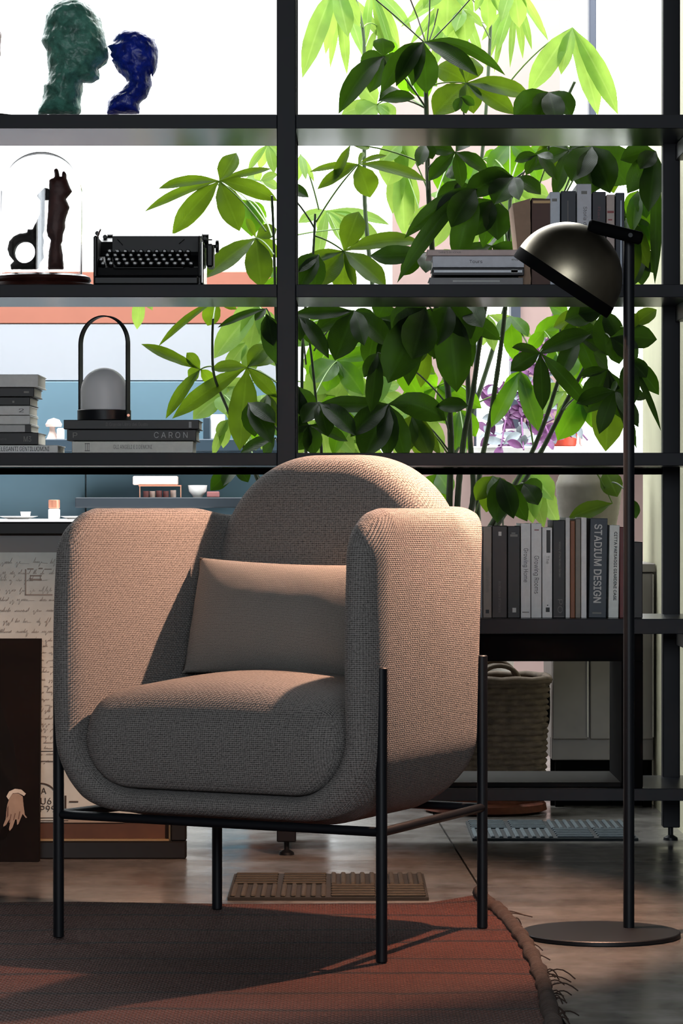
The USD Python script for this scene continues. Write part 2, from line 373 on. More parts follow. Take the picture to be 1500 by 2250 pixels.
# polished concrete: warm grey with long pale streaks
MATS['concrete'] = usdkit.material(stage, '/World/Looks/concrete', {
    'tc': ('geometry', {}), 'mp': ('mapping', dict(scale=(1.2, 5.0, 1.0))), 'n': ('noise_texture', dict(scale=1.6, detail=6., roughness=.62, distortion=.6)),
    'r': ('rgb_ramp', dict(ramp=[(.3, lin(86, 84, 82)), (.5, lin(106, 104, 101)), (.72, lin(127, 125, 121))])),
    'n2': ('noise_texture', dict(scale=9., detail=5.)), 'rr': ('rgb_ramp', dict(ramp=[(.3, (.14,) * 3), (.7, (.32,) * 3)])),
    'b': ('bump', dict(strength=.25, distance=.002)), 'p': ('principled_bsdf', dict(specular_ior_level=.55))},
    [('tc.position', 'mp.vector'), ('mp.vector', 'n.vector'), ('n.fac', 'r.fac'), ('r.color', 'p.base_color'), ('tc.position', 'n2.vector'), ('n2.fac', 'rr.fac'),
     ('rr.color', 'p.roughness'), ('n.fac', 'b.height'), ('b.normal', 'p.normal')], surface='p.BSDF')
BOOK = {}
def bmat(r, g, b, rough=.5):
    k = (r, g, b)
    if k not in BOOK:
        BOOK[k] = f'book_cloth_{len(BOOK):02d}'; mat(BOOK[k], lin(r, g, b), rough, noise=.06, nscale=60)
    return BOOK[k]

# ------------------------------------------------------------------ the room
# floor of poured concrete slabs, with the sawn joints between them left open
import shapely
from shapely.ops import split
slabs = [shapely.box(-3.2, -1.6, 3.2, 12.6)]
for (ax_, ay), (bx_, by) in (((-.519, 6.49), (-.246, 6.146)), ((.234, 7.81), (.286, 6.16)), ((-1, 6.905), (1, 6.885))):
    d = np.array([bx_ - ax_, by - ay]); d /= np.linalg.norm(d)
    if abs(d[1]) > .5 and ax_ < 0:          # this joint only runs up to the cross joint
        line = shapely.LineString([(ax_ - .33, ay + .415), (ax_ + d[0] * 9, ay + d[1] * 9)])
    else:
        line = shapely.LineString([(ax_ - d[0] * 20, ay - d[1] * 20), (ax_ + d[0] * 20, ay + d[1] * 20)])
    slabs = [g for s in slabs for g in split(s, line).geoms]
floor = struct('floor', box(-3.2, 3.2, -1.6, 12.6, -.16, -.012), 'mat_dark', 'polished warm grey concrete floor with thin sawn joints')
for s in slabs:
    s = s.buffer(-.0022)
    for g in getattr(s, 'geoms', [s]):
        m = trimesh.creation.extrude_polygon(g, .02, engine='earcut'); m.apply_translation((0, 0, -.02))
        struct('slab', m, 'concrete', parent=floor)
struct('ceiling', box(-3.2, 3.2, -1.6, 7.75, 2.9, 3.05), 'ceiling_dark', 'unseen dark ceiling keeping sky light off the sitting area')  # out of view, shades the sitting area from the sky
struct('wall_left', box(-3.3, -3.2, -1.6, 10.15, 0, 3.05), 'front_plaster', 'plain plaster wall on the far left side')
struct('wall_right', box(2.2, 2.3, -1.6, 7.42, 0, 3.05), 'front_plaster', 'plain plaster wall on the right of the sitting area')
wf = struct('wall_front_unseen', box(-3.2, -2.0, -1.6, -1.5, 0, 3.05), 'front_plaster', 'unseen plaster wall with an opening behind the viewer')  # out of view, opening goes with the front light
for k, b_ in enumerate(((.2, 2.3, 0, 3.05), (-2.0, .2, 0, .95), (-2.0, .2, 2.55, 3.05))):
    struct('wall_segment', box(b_[0], b_[1], -1.6, -1.5, b_[2], b_[3]), 'front_plaster', parent=wf)
# partition whose pale edge shows behind the right end of the shelves
struct('wall_partition', box(.80, .96, 7.42, 8.46, 0, 3.05), 'cream_plaster', 'narrow cream plaster partition behind the right end of the shelves')
struct('wall_alcove', box(.96, 2.3, 7.42, 7.52, 0, 3.05), 'front_plaster', 'plaster wall to the right of the shelves')
YB = 10.0
wb = struct('wall_back', box(-3.2, .16, YB, YB + .15, 0, 3.05), 'wall_white', 'bright white back wall of the garden room')
# pink pier with a narrow window in it, then the wide window
pier = struct('wall_pier', box(.16, .4143, YB - .02, YB + .15, 0, 3.05), 'pink_plaster', 'pale pink plaster pier beside the garden window')
for b_ in ((.4143, .56, 0, .93), (.4143, .56, 1.44, 3.05), (.56, .683, 0, 3.05)):
    struct('wall_segment', box(b_[0], b_[1], YB - .02, YB + .15, b_[2], b_[3]), 'pink_plaster', parent=pier)
struct('wall_under_window', box(.683, 2.6, YB - .02, YB + .15, 0, .93), 'pink_plaster', 'pink plaster wall under the wide window')
w1 = struct('window_1', [box(.683, .70, YB, YB + .1, .95, 3.05), box(2.5, 2.6, YB, YB + .1, .95, 3.05)], 'white_ceramic', 'wide bright garden window with a dark mullion')
struct('mullion', box(.778, .80, YB + .01, YB + .09, .95, 3.05, .004), 'window_frame', parent=w1)
struct('window_sill', box(.40, 2.6, YB - .26, YB + .1, .925, .95, .004), 'white_ceramic', parent=w1)
struct('pane', box(.70, .778, YB + .05, YB + .054, .95, 3.05), 'pane_glass', parent=w1)
struct('pane', box(.80, 2.5, YB + .05, YB + .054, .95, 3.05), 'pane_glass', parent=w1)
w2 = struct('window_2', [box(.4143, .424, YB, YB + .1, .93, 1.44), box(.53, .56, YB - .03, YB + .1, .93, 1.44)], 'window_frame', 'narrow window with a dark frame in the pink pier')
struct('pane', box(.424, .53, YB + .05, YB + .054, .93, 1.44), 'pane_glass', parent=w2)
# outside the window: terrace and a pale stair rail
struct('ground_terrace', box(-3.2, 8, 12.6, 30, -.2, -.02), 'outside_white', 'sunlit pale terrace outside the window')
rail = Thing('stair_railing', 'pale grey sloping stair handrail with thin balusters outside the window', 'railing', (1.0, 12.5, 0))
A_, B_ = P(1302, 125, 12.5), P(1420, -20, 12.5)
A2, B2 = A_ + (A_ - B_) * .9, B_ + (B_ - A_) * 1.2
rail.part('handrail', tube([A2, B2], .014, 8), 'railing')
for t in np.linspace(.05, .95, 7):
    q = A2 + (B2 - A2) * t; rail.part('baluster', tube([(q[0], q[1], -.02), q], .005, 6), 'railing')
# colour-blocked kitchen wall on the left
kw = Thing('kitchen_wall_cladding', 'blue, white and terracotta cladding boards on the far kitchen wall', 'wall cladding', (-1.5, YB, .5), kind='structure')
kx = [-3.15, -2.05, -.80, -.17]
for a, b in zip(kx[:-1], kx[1:]):
    kw.part('blue_panel', box(a + .002, b - .002, YB - .03, YB, .05, 1.157, .002), 'blue_paint')
kw.part('white_panel', box(-3.15, -.17, YB - .022, YB, 1.160, 1.337, .002), 'panel_white')
kw.part('terracotta_panel', box(-3.15, -.17, YB - .024, YB, 1.339, 1.501, .002), 'terracotta_paint')
solo('wall_shelf', box(-1.62, -.19, YB - .19, YB - .03, .936, .974, .003), 'blue_ledge', 'upper blue floating shelf on the far blue wall', 'shelf')
solo('wall_shelf', box(-.82, -.19, YB - .19, YB - .03, .762, .794, .003), 'navy_ledge', 'lower short blue floating shelf behind the armchair back', 'shelf')
kc = Thing('kitchen_counter', 'white worktop of the low kitchen counter along the blue wall', 'counter', (-1.9, 9.7, 0))
kc.part('worktop', box(-3.1, -.4, 9.42, YB - .036, .70, .728, .004), 'white_ceramic')
kc.part('unseen_cabinet_body', box(-3.1, -.4, 9.46, YB - .036, .0, .70), 'white_ceramic')  # hidden from view, white to brighten the reflection in the floor

# ------------------------------------------------------------------ the shelving
YF, YR = 7.0, 7.345
sh = Thing('shelving_unit', 'dark slatless metal bookcase divider with open bays and square posts', 'bookcase', (0, 7.17, 0))
sh.prim.SetCustomDataByKey('label', 'tall open-backed black metal bookcase dividing the two rooms')
def post(x0, x1, y0, y1):
    p = sh.part('post', box(x0, x1, y0, y1, .03, 2.85, .002), 'shelf_face')
    xc, yc = (x0 + x1) / 2, (y0 + y1) / 2
    sh.part('foot', lathe([(0, 0), (.017, 0), (.016, .006), (.006, .012), (.006, .032), (0, .032)], 20, (xc, yc, 0)), 'black_metal', smooth=40, parent=p)
PX = ((-.142, -.100), (.765, .807), (-1.35, -1.308))
for x0, x1 in PX:
    post(x0, x1, YF - .004, YF + .036); post(x0 if x0 < .5 else .737, x1 if x0 < .5 else .776, YR - .04, YR)
def board(x0, x1, zb, zt):
    b = sh.part('shelf_board', box(x0, x1, YF + .003, YR, zb, zt, .0008), 'shelf_gloss')
    sh.part('front_edge', box(x0, x1, YF, YF + .0029, zb, zt, .0008), 'shelf_face', parent=b)
LV = [(1.628, 1.598), (1.255, 1.227), (.885, .857)]
for zt, zb in LV:
    for x0, x1 in ((-1.308, -.142), (-.100, .80)):
        board(x0, x1, zb, zt)
for zt, zb in ((.520, .487), (.147, .120)):
    board(-.100, .80, zb, zt)
board(-1.308, -.142, .12, .147)
for x0, x1 in ((-1.308, -.142), (-.100, .737)):
    sh.part('rear_rail', box(x0, x1, YR - .025, YR, .8405, .8565, .001), 'matt_black')
for z in (1.56, 1.19, .45):
    sh.part('side_rail', box(.765, .80, YF + .036, YR - .04, z, z + .037, .001), 'black_paint')
# open black box hung between the two lowest shelves
bx = Thing('box_module', 'open black box insert with a deep fascia between the two lowest shelves', 'cabinet', (.28, 7.2, .147))
bx.part('fascia', box(-.09, .664, 7.02, 7.04, .426, .4865, .001), 'matt_black')
bx.part('top_panel', box(-.09, .664, 7.04, 7.335, .466, .4865, .001), 'matt_black')
bx.part('side_panel', box(.617, .664, 7.02, 7.335, .1475, .426, .001), 'matt_black')
bx.part('side_panel', box(-.09, -.05, 7.02, 7.335, .1475, .426, .001), 'matt_black')
bx.part('bottom_panel', box(-.05, .617, 7.03, 7.335, .1475, .158, .001), 'black_gloss')

# ------------------------------------------------------------------ the armchair
TH = 28.6285
ch = Thing('armchair', 'beige-grey woven tub armchair with slim black metal legs on the rust rug', 'armchair', (-.1026, 5.657, 0), -TH, local=True)
def hw(v): return .318 - .1 * (np.clip(v, -.35, .3) + .26)
def shell(q):
    us, v, z = q[:, 0] * .318 / hw(q[:, 1]), q[:, 1], q[:, 2]
    bulge = .006 * np.cos(np.clip((z - .5) / .28, -1, 1) * math.pi / 2)
    A = rrect(np.abs(us) - bulge, z, -.62, .322, .215, 1.3, (.15, .15, .05, .05))
    v = v + .07 * (.766 - z) * np.clip((v - .05) / .15, 0, 1)
    B = rrect(v + .012 * np.cos(np.clip((z - .52) / .26, -1, 1) * math.pi / 2), z, -.284, .315, .214, .768, (.05, .14, .085, .02))
    C = rrect(np.abs(us), z, -.62, .264, .278, 1.3, (.11, .11, .05, .05))
    cav = smax(C, v - .258, .10)
    k = .045 + .045 * np.clip((-v - .17) / .06, 0, 1) + .05 * np.clip((v - .12) / .10, 0, 1)
    return smax(smax(A, B, k), -cav, .042)
ch.part('shell', nets(shell, (-.35, -.31, .21), (.35, .34, .79), .0085), 'chair_cloth', uv='box')
def seat(q):
    u, v, z = q.T
    us = u * .318 / hw(v)
    crown = .040 * np.clip(1 - (us / .27) ** 2, 0, 1) * np.clip(1 - ((v + .04) / .26) ** 2, 0, 1)
    front = .012 * np.cos(np.clip((z - .37) / .09, -1, 1) * math.pi / 2)
    A = rrect(us, z - crown * np.clip((z - .30) / .1, 0, 1), -.261, .261, .280, .440, (.10, .10, .055, .055))
    k = np.clip((z - .29) / .10, 0, 1) * .05 + .030
    return smax(A, np.maximum(-(v + .268 + front), v - .22), k)
ch.part('seat_cushion', nets(seat, (-.30, -.31, .26), (.30, .25, .52), .008), 'chair_cloth', uv='box')
def back(q):
    u, v, z = q.T
    lean = v - .09 * (z - .45)
    A = rrect(u + .004, z, -.243, .243, .40, .862, (.05, .05, .205, .205))
    belly = .022 * np.clip(1 - (u / .24) ** 2, 0, 1)
    return smax(A, np.maximum(-(lean - .135 + belly), lean - .258), .06)
ch.part('back_cushion', nets(back, (-.26, .08, .38), (.26, .36, .90), .008), 'chair_cloth', uv='box')
def leg(u, v, zt):
    return cyl((u, v, .0095), (u, v, zt), .0096, 20, .0015)
for u, v in ((-.3225, -.234), (.3206, -.234), (.2775, .234), (-.2775, .234)):
    ch.part('leg', leg(u, v, .50), 'black_metal', smooth=40)
RZ = .226
for a, b in (((-.3225, -.234), (.3206, -.234)), ((.3206, -.234), (.2775, .234)), ((.2775, .234), (-.2775, .234)), ((-.2775, .234), (-.3225, -.234))):
    ch.part('rail', cyl((*a, RZ), (*b, RZ), .008, 14), 'black_metal', smooth=40)
# lumbar pillow leaning on the back cushion
def pillow():
    nu, nv = 56, 36; a, b = np.meshgrid(np.linspace(-1, 1, nu), np.linspace(-1, 1, nv), indexing='ij')
    V, F = [], []
    for s in (-1, 1):
        t = .062 * np.clip(1 - np.abs(a) ** 3, 0, 1) ** .55 * np.clip(1 - np.abs(b) ** 2.1, 0, 1) ** .72
        wr = .0025 * (meshkit.fbm(np.stack([a * 4, b * 3, a * 0 + s], -1), 3, 5) - .5)
        x = a * .217 * (1 - .035 * (1 - b ** 2) * np.abs(a) ** 4); y = b * .108 * (1 - .07 * (1 - a ** 2) * np.abs(b) ** 4)
        V.append(np.stack([x, s * (t + wr * (t > 0)) , y], -1).reshape(-1, 3))
        i = np.arange(nu * nv).reshape(nu, nv) + (0 if s < 0 else nu * nv)
        q = np.stack([i[:-1, :-1], i[1:, :-1], i[1:, 1:], i[:-1, 1:]], -1).reshape(-1, 4)
        F.append(q if s < 0 else q[:, ::-1])
    V, F = np.vstack(V), np.vstack(F); F = np.vstack([F[:, [0, 1, 2]], F[:, [0, 2, 3]]])
    m = trimesh.Trimesh(V, F, process=False); m.merge_vertices(); return m
pm = pillow(); puv = pm.vertices[:, [0, 2]].copy()
R = trimesh.transformations.rotation_matrix
pm.apply_transform(R(math.radians(-15), [1, 0, 0])); pm.apply_transform(R(math.radians(1.0), [0, 1, 0]))
pm.apply_translation((-.006, .050, .566)); pm.apply_transform(R(math.radians(-TH), [0, 0, 1])); pm.apply_translation((-.1026, 5.657, 0))
pl = Thing('lumbar_pillow', 'small grey linen lumbar pillow leaning in the armchair', 'pillow', (-.1, 5.66, .46))
cover = pl.part('cover', pm, 'pillow_cloth', uv=puv)

# ------------------------------------------------------------------ the floor lamp
LY = 5.74
lp = Thing('floor_lamp', 'black reading floor lamp with a tilted antique brass dome shade', 'floor lamp', (.463, 5.69, 0))
lp.part('base', lathe([(0, 0), (.1405, 0), (.142, .0015), (.142, .0075), (.140, .009), (0, .009)], 72, (.463, 5.69, 0)), 'black_metal', smooth=30)
pole_x = .5175
lp.part('pole', cyl((pole_x, LY, .008), (pole_x, LY, P(0, 520, LY)[2]), .0100, 24), 'black_metal', smooth=40)
BY = LY - .042
m0, m1 = P(1298, 497, BY), P(1404, 523, BY)
hb = lp.part('hinge_bar', cyl(m0 + (m0 - m1) * .06, m1 + (m1 - m0) * .06, .0118, 24, .004), 'matt_black', smooth=40)
lp.part('set_screw', cyl(P(1383, 518, BY) + np.array([0, -.0135, 0]), P(1383, 518, BY) + np.array([0, -.009, 0]), .004, 14), 'black_metal', parent=hb)
lp.part('bracket', cyl(P(1383, 519, BY) + np.array([0, .004, 0]), (pole_x, LY + .006, P(1383, 523, LY)[2]), .0075, 16), 'matt_black', smooth=40)
ra, rb = P(1141, 543, LY), P(1346, 679, LY)
cen = (ra + rb) / 2; rad = np.linalg.norm(rb - ra) / 2
axd = np.array([(rb - ra)[2], 0.0, -(rb - ra)[0]]); axd /= np.linalg.norm(axd)       # the way the shade opens
if axd[2] > 0: axd = -axd
axd = axd + np.array([0, .10, 0]); axd /= np.linalg.norm(axd)
T = trimesh.geometry.align_vectors([0, 0, -1], axd)
def shade(prof):
    m = lathe(prof, 72); m.apply_transform(T); m.apply_translation(cen); return m
th = np.linspace(0, math.pi / 2, 22)
outer = [(rad * math.cos(t), rad * 1.0 * math.sin(t)) for t in th]; inner = [((rad - .0025) * math.cos(t), (rad * 1.0 - .0025) * math.sin(t)) for t in th[::-1]]
sd = lp.part('shade', shade(outer), 'brass_dark', smooth=True, label='antique brass dome shade')
lp.part('liner', shade([(rad - .0015, 0)] + [((rad - .0025) * math.cos(t), (rad - .0025) * math.sin(t)) for t in th]), 'lamp_inner', smooth=True, parent=sd)
lp.part('rim', shade([(rad - .004, .0015), (rad + .0006, .0015), (rad + .0004, -.017), (rad - .001, -.020), (rad - .004, -.020), (rad - .004, .0015)]), 'matt_black', smooth=30, parent=sd, label='black rim band')
kn = cen - axd * rad
lp.part('swivel', tube([cen + np.array([.50, -.26, .826]) * (rad - .001), P(1303, 499, BY)], .0065, 10), 'matt_black')
bulb = trimesh.creation.icosphere(subdivisions=2, radius=.010); bulb.apply_translation(cen - axd * .082)
lp.part('bulb', bulb, 'bulb_glow', smooth=True)
lp.part('lamp_holder', cyl(cen - axd * .091, cen - axd * (rad - .004), .014, 20), 'white_print', smooth=40)

# ------------------------------------------------------------------ rug and mats
def rug():
    ys = np.linspace(4.3, 6.10, 181); xs = np.linspace(0, 1, 121)
    edge = np.interp(ys, [4.3, 4.73, 5.04, 5.28, 5.53, 5.765, 6.02, 6.16], [.300, .307, .316, .318, .315, .305, .287, .262])
    X = -1.25 + (edge[None] + 1.25) * xs[:, None]; Yg = np.broadcast_to(ys, X.shape).copy()
    backw = .012 * np.sin(X * 9) + .02 * (meshkit.fbm(np.stack([X * 3, X * 0, X * 0], -1), 2, 3) - .5)
    Yg = Yg + (backw + .05 * np.clip((X - .12) / .15, 0, 1) ** 2) * np.clip((Yg - 5.6) / .5, 0, 1)
    Z = .008 + .003 * (meshkit.fbm(np.stack([X * 5, Yg * 5, X * 0], -1), 3, 9) - .5)
    Z = Z + .012 * np.clip((X - .17) / .10, 0, 1) * np.clip((Yg - 6.0) / .12, 0, 1)
    n0, n1 = X.shape; top = np.stack([X, Yg, Z], -1).reshape(-1, 3); bot = top * [1, 1, 0] + [0, 0, .0005]
    i = np.arange(n0 * n1).reshape(n0, n1); q = np.stack([i[:-1, :-1], i[1:, :-1], i[1:, 1:], i[:-1, 1:]], -1).reshape(-1, 4)
    per = np.r_[i[:, 0], i[-1, 1:], i[::-1, -1][1:], i[0, ::-1][1:-1]]; N = n0 * n1
    side = np.stack([per, np.r_[per[1:], per[0]], np.r_[per[1:], per[0]] + N, per + N], 1)
    F = np.vstack([q, q[:, ::-1] + N, side[:, ::-1]])
    uv = np.vstack([top[:, :2], bot[:, :2]])
    return (np.vstack([top, bot]), F), uv, ys, edge
rm, ruv, rys, redge = rug()
rg = Thing('rug', 'rust red woven wool rug with dark stripes and a frayed edge', 'rug', (-.45, 5.2, 0))
body = rg.part('pile', rm, 'rug_cloth', uv=ruv)
rnd = random.Random(11)
yy = np.linspace(4.3, 6.13, 150); xx = np.interp(yy, rys, redge) + .004 + np.where(yy > 6.0, -.01, 0)
rr_ = .0125 + .004 * (meshkit.fbm(np.stack([yy * 30, yy * 0, yy * 0], -1), 3, 2) - .5) * 2
zz = .0105 + np.clip((yy - 5.95) / .15, 0, 1) ** 2 * .014
rg.part('selvedge', tube(np.c_[xx, yy, zz], rr_, 10), 'fringe_brown', smooth=True, label='rolled brown selvedge cord')
for k in range(24):
    y = rnd.uniform(4.6, 6.0) if k > 10 else rnd.uniform(4.7, 5.5); x = float(np.interp(y, rys, redge)) + .012
    L, a = rnd.uniform(.015, .055), rnd.uniform(-1.2, .9); cv = rnd.uniform(-.02, .02)
    t = np.linspace(0, 1, 6); pts = np.c_[x + L * t * math.cos(a), y + L * t * math.sin(a) + cv * t * t, .012 - .009 * t + rnd.uniform(0, .012) * np.sin(t * 3)]
    rg.part('fringe_thread', tube(pts, .0011, 5), 'fringe_brown')
def woven_mat(x0, x1, y0, y1, skew, base, bar, label, seed):
    t = Thing('floor_mat', label, 'mat', ((x0 + x1) / 2, (y0 + y1) / 2, 0))
    r = random.Random(seed)
    n = 60; xs = np.linspace(0, 1, n); e0 = np.array([.004 * math.sin(k * 1.7) + r.uniform(-.003, .003) for k in range(n)])
    pts = [(x0 + (x1 - x0) * a, y0) for a in xs] + [(x0 + skew * .0 + (x1 + skew - x0) * a, y1 + e) for a, e in zip(xs[::-1], e0)]
    m = trimesh.creation.extrude_polygon(shapely.Polygon(pts), .006, engine='earcut'); m.apply_translation((0, 0, .0005))
    t.part('backing', m, base)
    bars = []
    nx, ny = max(3, int((x1 - x0) / .085)), max(2, int((y1 - y0) / .14))
    for i in range(nx):
        for j in range(ny):
            cx0, cy0 = x0 + (x1 - x0) * i / nx, y0 + (y1 - y0) * j / ny; w, h = (x1 - x0) / nx, (y1 - y0) / ny
            sx = skew * (cy0 - y0) / (y1 - y0)
            for k in range(5):
                f = (k + .5) / 5
                if (i // 2 + j) % 2 == 0: b_ = box(cx0 + sx + w * f - .005, cx0 + sx + w * f + .005, cy0 + .006, cy0 + h - .006, .006, .011, .003)
                else: b_ = box(cx0 + sx + .005, cx0 + sx + w - .005, cy0 + h * f - .007, cy0 + h * f + .007, .006, .011, .003)
                bars.append(b_)
    for b_ in bars: t.part('cord_bar', b_, bar)
woven_mat(-.222, .17, 6.20, 6.60, -.0, 'mat_dark', 'mat_bar', 'olive brown corded mat lying behind the armchair', 1)
woven_mat(.30, .68, 7.30, 7.70, .0, 'mat_blue', 'mat_bar_blue', 'blue-grey corded mat lying under the bookcase', 2)

# ------------------------------------------------------------------ books
def book(label, W, D, H, color, at, lying=False, group=None, spine=None, pages='page_paper', rot=0., tilt=0., rough=.5, hard=True):
    """W thickness, D depth, H height; standing with its spine towards the viewer, or lying with the spine along x. at: the lower left front corner"""
    c = .0022 if hard else .0012; o = .0025 if hard else 0.
    t = Thing('book', label, 'book', at, rot, group, local=True)
    def pose(m):
        v = m.vertices.copy()
        if lying: v = np.c_[v[:, 2], v[:, 1], W - v[:, 0]]; m.invert() if False else None
        else:
            a = math.radians(tilt); v = np.c_[v[:, 0] * math.cos(a) + v[:, 2] * math.sin(a), v[:, 1], -v[:, 0] * math.sin(a) + v[:, 2] * math.cos(a) + W * math.sin(max(a, 0))]
        m.vertices = v; return m
    bm = color if isinstance(color, str) else bmat(*color, rough)
    cov = [box(0, c, .001, D, 0, H, .0006), box(W - c, W, .001, D, 0, H, .0006), box(0, W, 0, c * 1.2, 0, H, .001)]
    cv = t.part('cover', pose(trimesh.util.concatenate(cov)), bm)
    t.part('pages', pose(box(c, W - c, c * 1.2, D - o, o, H - o, 0)), pages)
    for s in spine or ():
        kind, x0, z0, x1, z1, m = s[:6]           # a label, bar or lettering on the spine, in fractions of width and height
        if kind == 'bar':
            t.part('spine_label', pose(box(W * x0, W * x1, -.0005, .0002, H * z0, H * z1)), m, parent=cv)
        else:                                     # lettering reading from the top down (standing) or along x (lying)
            word = s[6]; bold = len(s) > 7
            hgt = W * (x1 - x0)
            tm = text(word, hgt, (W * (x0), -.0002, H * z1), (0, 0, -1), (1, 0, 0), .0006, bold, H * (z1 - z0)) if not lying else \
                 text(word, hgt, (W * x1, -.0002, H * z0), (0, 0, 1), (-1, 0, 0), .0006, bold, H * (z1 - z0))
            t.part('lettering', pose(tm), m, parent=cv)
    return t
GREY_T = bmat(120, 118, 112); WHITE_T = bmat(205, 204, 200); BLACK_T = bmat(24, 22, 22); DIM_T = bmat(96, 92, 90)
LT, LT2 = (236, 234, 232), (226, 224, 220)
def sx(px, Y): return (px - 750) * Y / FPX
# the standing row on the shelf behind the armchair
Yb, S4 = 7.05, .5205
G4 = 'books standing on the lower right shelf'
def stand(px0, px1, pyt, color, label, spine=None, depth=.19, Y=Yb, zs=S4, group=G4, tilt=0., hard=True):
    x0, x1 = sx(px0, Y), sx(px1, Y); H = EYE + (HZ - pyt) * Y / FPX - zs
    return book(label, x1 - x0 - .0008, depth, H, color, (x0, Y, zs), False, group, spine, tilt=tilt, hard=hard)
stand(1040, 1060.5, 1166, (150, 148, 150), 'pale grey book peeping out at the far left of the lower row')
stand(1061, 1080.5, 1157, (150, 138, 128), 'taupe-grey book with faint grey spine lettering, next to the armchair arm', [('txt', .35, .28, .72, .55, GREY_T, 'Interiors and Rooms'), ('bar', .3, .05, .7, .09, BLACK_T)])
stand(1081, 1114.5, 1155, (40, 33, 33), 'thick dark brown book with a small white square near its top', [('bar', .42, .89, .62, .935, WHITE_T), ('txt', .42, .06, .6, .40, DIM_T, 'Architecture of Interiors')])
stand(1115, 1143, 1156, (25, 24, 25), 'black book with a grey logo on top and a white square at its foot', [('bar', .2, .885, .8, .91, GREY_T), ('bar', .3, .915, .62, .93, GREY_T), ('bar', .38, .06, .68, .11, WHITE_T)])
stand(1144, 1166, 1150, LT, 'off-white book with script spine lettering, first of the two tall pale ones', [('txt', .3, .38, .75, .74, DIM_T, 'Growing Home'), ('bar', .15, .055, .85, .065, GREY_T)])
stand(1166.8, 1190, 1150, LT, 'off-white book with script spine lettering, second of the two tall pale ones', [('txt', .3, .26, .75, .66, DIM_T, 'Growing Rooms'), ('bar', .3, .925, .75, .935, bmat(150, 70, 70))])
stand(1191, 1213.5, 1159, LT, 'off-white book with a black bar down its upper spine', [('bar', .42, .72, .82, .97, BLACK_T), ('txt', .4, .6, .7, .69, GREY_T, 'The'), ('bar', .36, .065, .74, .115, BLACK_T), ('bar', .47, .135, .6, .145, BLACK_T)])
stand(1214.5, 1241.5, 1143, (22, 22, 25), 'tall black book with fine white lettering between pale books', [('txt', .5, .42, .66, .78, GREY_T, 'History of the Modern Garden'), ('txt', .4, .06, .8, .2, DIM_T, 'PO'), ('bar', .1, .01, .9, .016, DIM_T)])
stand(1242, 1252.5, 1137, LT2, 'thin pale book left of the orange-brown one')
stand(1253, 1263.5, 1144, (138, 80, 44), 'thin orange-brown book in the middle of the row')
stand(1264, 1276, 1140, (132, 124, 112), 'thin taupe book right of the orange-brown one')
stand(1276.5, 1289, 1137, LT, 'thin pale book just left of the slate blue book')
stand(1293, 1332, 1139, (52, 62, 72), 'slate blue book with large white lettering STADIUM DESIGN', [('txt', .26, .155, .68, .945, WHITE_T, 'STADIUM DESIGN', 1), ('bar', .2, .04, .72, .055, GREY_T)], tilt=.9)
stand(1336, 1359, 1154, (232, 234, 228), 'white book with bold black lettering behind the lamp pole', [('txt', .48, .19, .76, .93, BLACK_T, 'CITTA PAESAGGI GIARDINI CASE', 1)], tilt=.8)
stand(1361, 1373, 1158, (98, 26, 26), 'dark red book half hidden by the lamp pole')
stand(1384, 1412, 1191, (24, 20, 20), 'short black box-like book at the right end of the lower row')
# the standing row on the shelf behind the lamp head
G2, S2 = 'books standing behind the lamp head', 1.2555
ob = Thing('book', 'large worn antique book with torn tan page edges and brown leather spine', 'book', (sx(1126, 7.1), 7.08, S2), 0, G2)
xa, xb_, xc = sx(1125, 7.1), sx(1166, 7.1), sx(1207, 7.1); zt = P(0, 437, 7.1)[2]
rnd = random.Random(3)
wav = lambda x, a: [(x + rnd.uniform(-a, a), z) for z in np.linspace(zt - .004, S2, 12)]
pb = extr([(xa, zt - .012), (xb_, zt)] + wav(xb_ - .002, .0015) + [(xa + .014, S2), (xa + .012, S2 + .07)], 7.085, 7.25)
ob.part('page_edges', pb, bmat(168, 140, 118, .8))
cvr = ob.part('cover', extr([(xb_ + .001, zt)] + [(xc, zt - .002), (xc, S2), (xb_ + .001, S2)], 7.08, 7.26), bmat(92, 62, 52, .6))
ob.part('spine_band', box(xb_ + .003, xc, 7.077, 7.081, zt - .012, zt - .006), 'gilt', parent=cvr)
def stand2(px0, px1, pyt, color, label, spine=None): return stand(px0, px1, pyt, color, label, spine, .16, 7.08, S2, G2)
stand2(1208, 1230.5, 422, (206, 214, 224), 'white book beside the antique brown one', [('bar', .2, .9, .7, .93, GREY_T)])
stand2(1232, 1265.5, 420, (36, 42, 54), 'dark navy book, thicker of the dark pair behind the lamp head', [('bar', .42, .3, .5, .9, DIM_T)])
stand2(1267, 1299.5, 404, (206, 208, 216), 'tallest grey-white book, standing between two dark ones', [('txt', .45, .35, .7, .78, DIM_T, 'Storia del Giardino'), ('bar', .3, .9, .7, .93, GREY_T)])
stand2(1301, 1331, 422, (32, 30, 42), 'black-violet book left of the narrow cream book', [('txt', .4, .5, .6, .85, bmat(110, 50, 60), 'Racconti')])
stand2(1332, 1350.5, 428, (196, 178, 170), 'narrow cream book with two red lines on its spine', [('bar', .1, .80, .9, .825, bmat(150, 60, 60)), ('bar', .2, .72, .7, .735, bmat(150, 60, 60))])
stand2(1352, 1372, 424, (30, 38, 54), 'glossy midnight blue book at the right end behind the lamp', [('bar', .55, .05, .68, .92, bmat(120, 140, 170, .2))])
